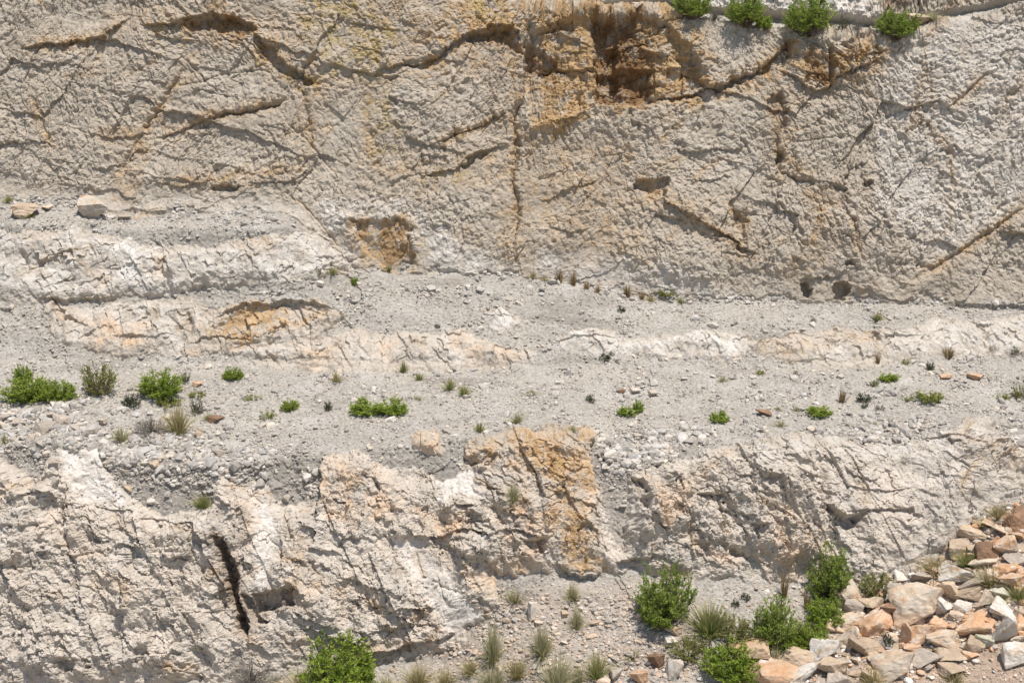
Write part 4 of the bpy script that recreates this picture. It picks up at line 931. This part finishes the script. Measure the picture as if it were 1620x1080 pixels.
def shrub_parts(seed, stems=40, twigs=8, leaves=11, ll=0.055, lw=0.02, spread=1.0, upright=0.5, gap=0.0):
    """unit shrub: about 1 wide, 1 tall; returns stems and foliage"""
    r = random.Random(seed); st, fo = Soup(), Soup()
    lobes = [(r.uniform(0, 6.28), r.uniform(0.72, 1.08)) for _ in range(5)]
    for i in range(stems):
        az = r.uniform(0, 6.283); el = math.acos(1 - r.random() * (0.92 if spread > 0.9 else 0.7))
        rad = max(q * (0.5 + 0.5 * math.cos(az - a)) for a, q in lobes) * r.uniform(0.78, 1.04)
        rad = max(rad, 0.8)
        hz = math.sin(el) ** 0.62 * 0.5 * rad
        end = np.array([hz * math.cos(az), hz * math.sin(az), math.cos(el) ** 0.8 * min(rad, 1.0) * 0.9 + 0.08])
        b0 = np.array([r.gauss(0, .05), r.gauss(0, .05), 0]); tt = np.linspace(0, 1, 5)[:, None]
        pts = b0 + (end - b0) * tt; pts[:, 2] -= (0.18 * (1 - upright) * np.sin(tt[:, 0] * 3.14))
        pts += np.array([[r.gauss(0, .012) for _ in range(3)] for _ in range(5)])
        st.tube(pts, 0.011, 0.003)
        tonebase = r.uniform(0.15, 0.7)
        for j in range(twigs):
            k = r.uniform(0.25, 1.0) ** 0.7; q = k * 4; ii = min(int(q), 3); p = pts[ii] + (pts[ii + 1] - pts[ii]) * (q - ii)
            dr = (end - b0) / (np.linalg.norm(end - b0) + 1e-6) * 0.7 + np.array([r.gauss(0, .5), r.gauss(0, .5), r.gauss(0.35, .35)])
            dr /= np.linalg.norm(dr); L = r.uniform(0.07, 0.17); e = p + dr * L
            st.tube([p, e], 0.004, 0.002)
            if r.random() < gap: continue
            for m in range(leaves):
                q = r.uniform(0.1, 1.05); c = p + dr * L * q
                ld = dr * 0.6 + np.array([r.gauss(0, .55), r.gauss(0, .55), r.gauss(0.2, .45)]); ld /= np.linalg.norm(ld)
                sd = np.cross(ld, [r.gauss(0, 1), r.gauss(0, 1), r.gauss(0, 1)]); sd /= np.linalg.norm(sd) + 1e-9
                l = ll * r.uniform(0.6, 1.25); w = lw * r.uniform(0.7, 1.2)
                fo.quad([c, c + ld * l * 0.5 + sd * w * 0.5, c + ld * l, c + ld * l * 0.5 - sd * w * 0.5], min(max(tonebase + r.gauss(0, .2), 0), 1))
    return st, fo
def tuft_mesh(seed, mat, blades=170, spread=0.5, droop=0.3, w=0.014, base=0.07):
    r = random.Random(seed); s = Soup()
    for i in range(blades):
        az = r.uniform(0, 6.283); k = abs(r.gauss(0, 0.5)); L = r.uniform(0.55, 1.02) * (1 - 0.25 * min(k, 1))
        d = np.array([math.cos(az), math.sin(az), 0]) * spread * min(k, 1.1)
        b0 = np.array([math.cos(az), math.sin(az), 0]) * base * r.random() ** 0.5
        tt = np.linspace(0, 1, 5)
        pts = np.stack([b0 + d * q * (0.6 + 0.4 * q) + np.array([0, 0, L * (q - droop * k * q * q * 0.8)]) for q in tt])
        pts += np.array([[r.gauss(0, .006), r.gauss(0, .006), 0] for _ in tt]) * tt[:, None] * 2
        s.strip(pts, w * r.uniform(.6, 1.2), np.clip(tt * 0.9 + r.uniform(-.25, .3), 0, 1), r)
    return s.mesh("grass_tuft", LM[mat])
def dead_mesh(seed, stems=70, mat="dry"):
    r = random.Random(seed); s = Soup()
    for i in range(stems):
        az = r.uniform(0, 6.283); el = math.acos(1 - r.random() * 0.85); rad = r.uniform(.6, 1.05)
        end = np.array([math.sin(el) * math.cos(az) * .5 * rad, math.sin(el) * math.sin(az) * .5 * rad, math.cos(el) * rad * .95])
        pts = np.linspace(0, 1, 4)[:, None] * end + np.array([[r.gauss(0, .02) for _ in range(3)] for _ in range(4)])
        s.tube(pts, .008, .003, r.random())
        for j in range(7):
            p = pts[0] + (pts[-1] - pts[0]) * r.uniform(.3, 1); e = p + np.array([r.gauss(0, .08), r.gauss(0, .08), r.gauss(.06, .06)])
            s.tube([p, e], .004, .0015, r.random())
    return s.mesh("dry_shrub", LM[mat])
SHR = {}
def shrub_proto(key, mat, **kw):
    variants = []
    for i in range(2):
        st, fo = shrub_parts(hash_(key) + i * 17, **kw)
        variants.append((st.mesh("stems", mstem), fo.mesh("foliage", LM[mat])))
    SHR[key] = variants
def hash_(k): return sum(ord(c) * (i + 3) for i, c in enumerate(k))
shrub_proto("bright", "bright", stems=75, twigs=9, leaves=15, ll=0.055, lw=0.019)
shrub_proto("round", "pine", stems=90, twigs=9, leaves=14, ll=0.05, lw=0.016)
shrub_proto("pine", "pine", stems=90, twigs=9, leaves=14, ll=0.055, lw=0.016, upright=.8)
shrub_proto("olive", "olive", stems=55, twigs=8, leaves=9, ll=0.055, lw=0.02, gap=.2)
shrub_proto("grey", "grey", stems=34, twigs=7, leaves=9, ll=0.06, lw=0.018)
shrub_proto("dark", "dark", stems=36, twigs=7, leaves=9, ll=0.07, lw=0.022)
shrub_proto("yellow", "yellow", stems=28, twigs=7, leaves=8, ll=0.08, lw=0.025)
shrub_proto("low", "bright", stems=55, twigs=8, leaves=8, ll=0.08, lw=0.032)
TUF = dict(straw=[tuft_mesh(1 + i, "straw", 240, .6, .5, .016) for i in range(3)], greenstraw=[tuft_mesh(11 + i, "green_straw", 260, .5, .35, .016) for i in range(3)],
           stalk=[tuft_mesh(21 + i, "brownstraw", 60, .2, .1, .016, .05) for i in range(2)], greygrass=[tuft_mesh(31 + i, "greygrass", 230, .55, .5, .016) for i in range(3)],
           hang=[tuft_mesh(41 + i, "greygrass", 260, .6, 1.0, .018) for i in range(2)])
TUFS = dict(straw=[tuft_mesh(61 + i, 'straw', 90, .6, .5, .04) for i in range(3)], greenstraw=[tuft_mesh(71 + i, 'green_straw', 100, .55, .35, .04) for i in range(3)], stalk=[tuft_mesh(81 + i, 'brownstraw', 50, .35, .15, .05, .12) for i in range(3)], greygrass=[tuft_mesh(91 + i, 'greygrass', 90, .6, .5, .04) for i in range(3)])
DEAD = [dead_mesh(5 + i) for i in range(3)]
def plant(kind, u, v, w, h, label, cat=None, name=None, group=None, lift=0.0):
    """u, v: photo pixel of the plant's foot; w, h its size there"""
    g, mpp = at(u, min(v, 1090)); k = int(u * 3 + v) 
    if v > 1090: g = g + Vector((0, -(v - 1090) * mpp * 1.6, -(v - 1090) * mpp * 0.3))
    sc = (w * mpp * 1.15, w * mpp * 1.05, h * mpp * 1.05)
    if kind in SHR:
        nm = name or "shrub"
        o = bpy.data.objects.new(nm, None); COL.objects.link(o); o.empty_display_size = 0.1
        for part, me in zip(("stems", "foliage"), SHR[kind][k % 2]):
            c = bpy.data.objects.new(part, me); COL.objects.link(c); c.parent = o
        cat = cat or "shrub"
    else:
        me = DEAD[k % 3] if kind == "dead" else (TUFS[kind][k % 3] if w <= 30 and kind in TUFS else TUF[kind][k % len(TUF[kind])])
        nm = name or ("dry_shrub" if kind == "dead" else "grass_tuft")
        o = bpy.data.objects.new(nm, me); COL.objects.link(o)
        cat = cat or ("shrub" if kind == "dead" else "grass")
        if kind != "dead": sc = (w * mpp * 1.8, w * mpp * 1.6, h * mpp * 1.1)
    o.location = (g.x, g.y + 0.03, g.z - 0.03 + lift); o.scale = sc; o.rotation_euler = (0, 0, (k % 63) / 10.0)
    o["label"] = label; o["category"] = cat
    if group: o["group"] = group
    return o
PL = [
 # rim above the upper cliff
 ("pine", 1092, 28, 58, 46, "bright green bush on the cliff rim, first from the brown bay"), ("dead", 1130, 30, 30, 26, "grey dry shrub on the rim between two green bushes"),
 ("pine", 1178, 40, 66, 52, "wide green bush on the rim left of the tallest bush"), ("bright", 1208, 45, 30, 24, "small green clump at the foot of the wide rim bush"),
 ("pine", 1278, 56, 82, 66, "tallest green bush on the rim"), ("grey", 1333, 48, 26, 26, "small grey shrub on the rim right of the tallest bush"), ("dead", 1355, 46, 26, 22, "brown dry shrub on the rim by the small grey shrub"),
 ("pine", 1418, 60, 64, 46, "round green bush overhanging the rim above its own shadow"), ("greygrass", 1475, 30, 40, 16, "dry grass on the rim beside the cream boulder"),
 # left ledge
 ("greenstraw", 12, 320, 18, 16, "little green tuft at the left end of the upper ledge"), ("olive", 42, 343, 26, 10, "low olive weed under the flat tan slab"), ("greygrass", 196, 344, 26, 12, "grey grass beside the stained white boulder"),
 # terrace, left
 ("bright", 43, 632, 68, 42, "broad bright green shrub at the left end of the terrace"), ("bright", 37, 606, 30, 34, "upright green shrub rising behind the broad bright one"), ("bright", 92, 633, 54, 36, "green shrub joined to the broad bright one's right side"),
 ("olive", 158, 623, 62, 54, "loose olive green shrub between two bright shrubs"), ("bright", 252, 625, 66, 42, "compact bright green shrub on the terrace with dark lower stems"), ("grey", 291, 602, 22, 18, "small grey shrub behind the compact bright green one"),
 ("dark", 206, 641, 36, 22, "grey green dark shrub in front of the compact bright one"), ("yellow", 264, 643, 44, 22, "sparse yellow green weed below the compact bright shrub"), ("yellow", 313, 628, 30, 14, "thin yellow green weed beside the pink stone"),
 ("grey", 310, 654, 24, 30, "grey dry bush behind the tall dry grass"), ("straw", 283, 688, 46, 60, "tall dry grass tuft on the terrace, green at its base"), ("dead", 238, 682, 70, 36, "grey tangle of twigs left of the tall dry grass"),
 ("greygrass", 191, 698, 28, 34, "pale green tuft on the bank left of the grey twigs"), ("greygrass", 328, 664, 20, 16, "pale tuft by the brown stone"), ("bright", 369, 599, 32, 20, "small green shrub alone at the foot of the outcrop"),
 ("greygrass", 6, 700, 22, 22, "pale tuft at the left frame edge of the terrace"), ("yellow", 400, 630, 28, 10, "flat yellowish weed between the small green shrubs"), ("yellow", 423, 661, 26, 16, "yellow green weed left of the round little green shrub"), ("bright", 459, 646, 28, 18, "round little green shrub alone on the terrace"),
 ("dark", 519, 649, 16, 16, "tiny grey dark bush left of the spreading double shrub"), ("low", 578, 652, 54, 24, "spreading low green shrub, flatter half of the pair"), ("low", 620, 655, 48, 30, "spreading low green shrub, taller half of the pair"),
 ("straw", 530, 604, 20, 24, "straw tuft under the pale outcrop"), ("greenstraw", 637, 588, 16, 26, "upright green tuft under the orange outcrop"), ("greenstraw", 662, 601, 18, 16, "small tuft right of the upright green tuft"), ("greenstraw", 711, 616, 22, 24, "larger green tuft of two on the terrace"), ("greenstraw", 733, 625, 20, 22, "straw green tuft right of the larger green tuft"),
 ("yellow", 660, 630, 12, 8, "tiny green sprig above the spreading pair"), ("greygrass", 841, 625, 18, 13, "pale little tuft near the middle of the terrace"), ("greenstraw", 758, 683, 20, 20, "green tuft near the terrace edge above the orange rock"), ("greygrass", 819, 668, 22, 24, "grey stalky weed on the terrace"),
 ("dark", 935, 635, 18, 14, "dark tuft between the grey weed and the bright low shrub"), ("greygrass", 905, 680, 16, 13, "pale tuft at the terrace edge"), ("low", 990, 655, 32, 14, "low green shrub with a raised right side, its flat part"), ("low", 1009, 650, 18, 24, "low green shrub with a raised right side, its upright part"),
 ("dark", 957, 568, 20, 14, "dark bush under the white streaked rocks"), ("low", 1138, 664, 34, 17, "neat green shrub on the terrace near the dark brown stone"), ("low", 1296, 654, 42, 16, "flat green mat of leaves on the terrace"), ("greygrass", 1143, 602, 14, 14, "pale tuft on the upper terrace"),
 ("yellow", 1200, 591, 20, 9, "small yellow green weed under the orange streaks"), ("low", 1405, 601, 30, 13, "bright low weed under the right outcrop"), ("olive", 1382, 609, 18, 11, "olive weed below the bright low weed"), ("dark", 1366, 635, 24, 20, "round dark green bush on the terrace"), ("dark", 1368, 644, 14, 8, "tiny dark sprig under the round dark green bush"),
 ("stalk", 1333, 637, 18, 30, "brown dry stalks left of the round dark bush"), ("grey", 1391, 648, 18, 11, "grey low weed right of the round dark bush"), ("yellow", 1473, 632, 50, 22, "yellow green spreading shrub on the right terrace"), ("yellow", 1437, 631, 22, 8, "yellow green patch left of the spreading shrub"),
 ("yellow", 1586, 630, 20, 14, "small yellow green weed near the right end of the terrace"), ("olive", 1614, 628, 26, 26, "olive shrub cut by the right frame edge"), ("greygrass", 1230, 648, 14, 9, "pale sprig right of the dark brown stone"), ("greygrass", 1261, 650, 14, 12, "pale weed between the brown stone and the green mat"),
 ("greygrass", 1235, 674, 18, 14, "thin pale weed below the dark brown stone"), ("greygrass", 1385, 675, 18, 12, "thin pale weed below the round dark bush"), ("dark", 1470, 585, 16, 18, "upright dark bush under the right outcrop"), ("yellow", 1432, 574, 14, 14, "yellow green sprig on the right outcrop"),
 ("greenstraw", 1388, 508, 18, 24, "green tuft on the scree below the cliff hollows"), ("stalk", 1388, 574, 12, 22, "reddish dry stalks under the right outcrop"), ("stalk", 1500, 566, 22, 26, "brown dry stalks on the right outcrop"), ("dead", 1287, 506, 16, 9, "dark dry tuft on the scree below the cliff hollows"), ("stalk", 1258, 593, 12, 12, "brown dry stalks on the terrace"),
 ("dark", 982, 493, 14, 13, "small dark bush high on the scree"), ("grey", 1605, 556, 20, 14, "grey weed under the right end of the outcrop"),
 # foot of the upper cliff
 ("straw", 842, 441, 18, 14, "pale straw stalks at the left end of the cliff foot grass"), ("stalk", 945, 462, 14, 16, "short brown stalks just right of the grass row"), ("stalk", 1014, 472, 14, 16, "thin brown stalks by the straw stalks at the cliff foot"), ("stalk", 884, 447, 20, 26, "brown grass stalks at the cliff foot, first of the row"), ("stalk", 906, 450, 18, 26, "tallest brown grass stalks in the row at the cliff foot"), ("stalk", 928, 456, 14, 18, "short brown grass stalks at the right of the row"), ("stalk", 993, 468, 18, 22, "lone brown stalks right of the grass row"),
 ("straw", 860, 442, 20, 10, "straw tuft at the left of the grass row"), ("yellow", 1050, 466, 30, 16, "yellow green weed at the cliff foot"), ("straw", 1028, 476, 14, 18, "straw stalks under the yellow green weed"), ("greenstraw", 1076, 478, 14, 14, "green tuft right of the yellow green weed"),
 ("bright", 560, 448, 15, 13, "small green plant below the ochre hollow"), ("greenstraw", 524, 433, 20, 16, "straw green tuft left of the ochre hollow"), ("olive", 503, 434, 14, 12, "olive weed on the pale tier beside the ochre hollow"), ("olive", 614, 428, 10, 14, "olive sprig in the ochre hollow"),
 # lower cliff
 ("greenstraw", 320, 802, 38, 28, "green tuft at the top of the lower cliff left of the fissure"), ("hang", 812, 792, 32, 40, "grey green tuft growing on the ochre rock"), ("hang", 905, 948, 30, 34, "grass tuft hanging under the ochre rock"), ("hang", 912, 995, 28, 46, "grass tuft hanging by the yellow stone"),
 ("greygrass", 815, 950, 44, 24, "dry yellowish grass on the ledge of the ochre rock"),
 # foot of the lower cliff
 ("hang", 778, 1052, 42, 92, "tall grey drooping grass at the foot of the pale slab"), ("hang", 856, 1040, 46, 74, "drooping grey grass left of the greener tuft"), ("greygrass", 880, 1090, 70, 70, "broad dry grass tuft at the bottom edge"), ("greygrass", 780, 1088, 60, 44, "dry grass tuft below the tall drooping grass"),
 ("straw", 660, 1082, 54, 40, "dry straw tuft under the orange ledge"), ("straw", 705, 1086, 44, 36, "straw tuft beside the one under the orange ledge"), ("greenstraw", 945, 1074, 42, 54, "green grass tuft standing alone at the bottom"), ("bright", 540, 1096, 112, 94, "bright leafy green shrub at the bottom edge"),
 ("dead", 398, 1084, 100, 60, "grey twiggy dry shrub below the dark fissure"), ("straw", 478, 1092, 70, 40, "yellow dry grass left of the bright leafy shrub"), ("straw", 565, 1078, 40, 26, "straw tuft at the foot of the orange ledge"), ("straw", 745, 1066, 40, 32, "pale straw tuft between the drooping grey grasses"), ("straw", 818, 1072, 44, 40, "straw grass tuft left of the broad dry grass"), ("greygrass", 915, 1080, 40, 34, "grey grass tuft right of the broad dry grass"), ("straw", 1000, 1040, 30, 20, "short straw tuft left of the hollow"), ("greygrass", 610, 1092, 40, 30, "dry grass right of the bright leafy shrub"),
 ("round", 1051, 984, 90, 96, "large round green shrub at the foot of the cliff"), ("greenstraw", 1122, 1005, 80, 66, "bushy tuft of green and dry stems between two round shrubs"), ("olive", 1160, 1010, 56, 52, "thin olive shrub beside the bushy tuft"), ("olive", 1092, 1038, 64, 44, "sparse spreading olive shrub by the white stones"),
 ("round", 1228, 1020, 78, 78, "dense green shrub behind the peach boulder"), ("round", 1308, 942, 76, 78, "green shrub against the cliff left of the upright cream rock"), ("olive", 1384, 945, 58, 44, "yellowish green shrub right of the upright cream rock"), ("bright", 1303, 985, 60, 44, "bright green shrub with its crown above the smooth white block"),
 ("bright", 1284, 1024, 52, 44, "lower half of the bright green clump by the white block"), ("bright", 1152, 1072, 88, 60, "lowest bright green shrub in front of the peach boulder"), ("bright", 1250, 1024, 32, 20, "small bright sprout between the dense shrub and the clump"), ("greygrass", 1226, 1052, 22, 36, "pale green blades beside the low tan boulder"),
 ("stalk", 1241, 944, 18, 58, "tall brown stalks against the lower cliff"), ("stalk", 1275, 962, 14, 36, "brown stalks left of the green cliff shrub"), ("stalk", 1262, 1010, 14, 44, "dry brown stalks between two green shrubs"), ("dark", 1163, 958, 14, 16, "small dark weed behind the bushy tuft"), ("dark", 1178, 948, 18, 14, "dark weed on the gravel behind the olive shrub"),
 # grass in the heap
 ("straw", 1478, 905, 60, 32, "yellow grass at the left of the heap's grassy strip"), ("greenstraw", 1530, 895, 44, 32, "greener grass by the dark tan slab"), ("straw", 1565, 925, 56, 34, "yellow grass between the pale slabs and the peach block"), ("straw", 1580, 818, 40, 28, "yellow grass at the top of the heap"),
 ("greenstraw", 1612, 950, 46, 34, "green grass at the frame's edge under the peach block"), ("greenstraw", 1580, 955, 38, 24, "olive grass beside the greenish grey cobble"), ("straw", 1560, 832, 30, 22, "straw tuft left of the orange lump"), ("straw", 1378, 1082, 46, 36, "yellow dry tuft at the bottom among the rocks"), ("dark", 1402, 1024, 22, 26, "grey green weed beside the rough brown and cream block"),
 ("straw", 1510, 1078, 40, 22, "dry straw patch on the brown soil"), ("bright", 1196, 1092, 26, 26, "bright green tuft in front of the broad orange slab"),
]
for p in PL: plant(*p)
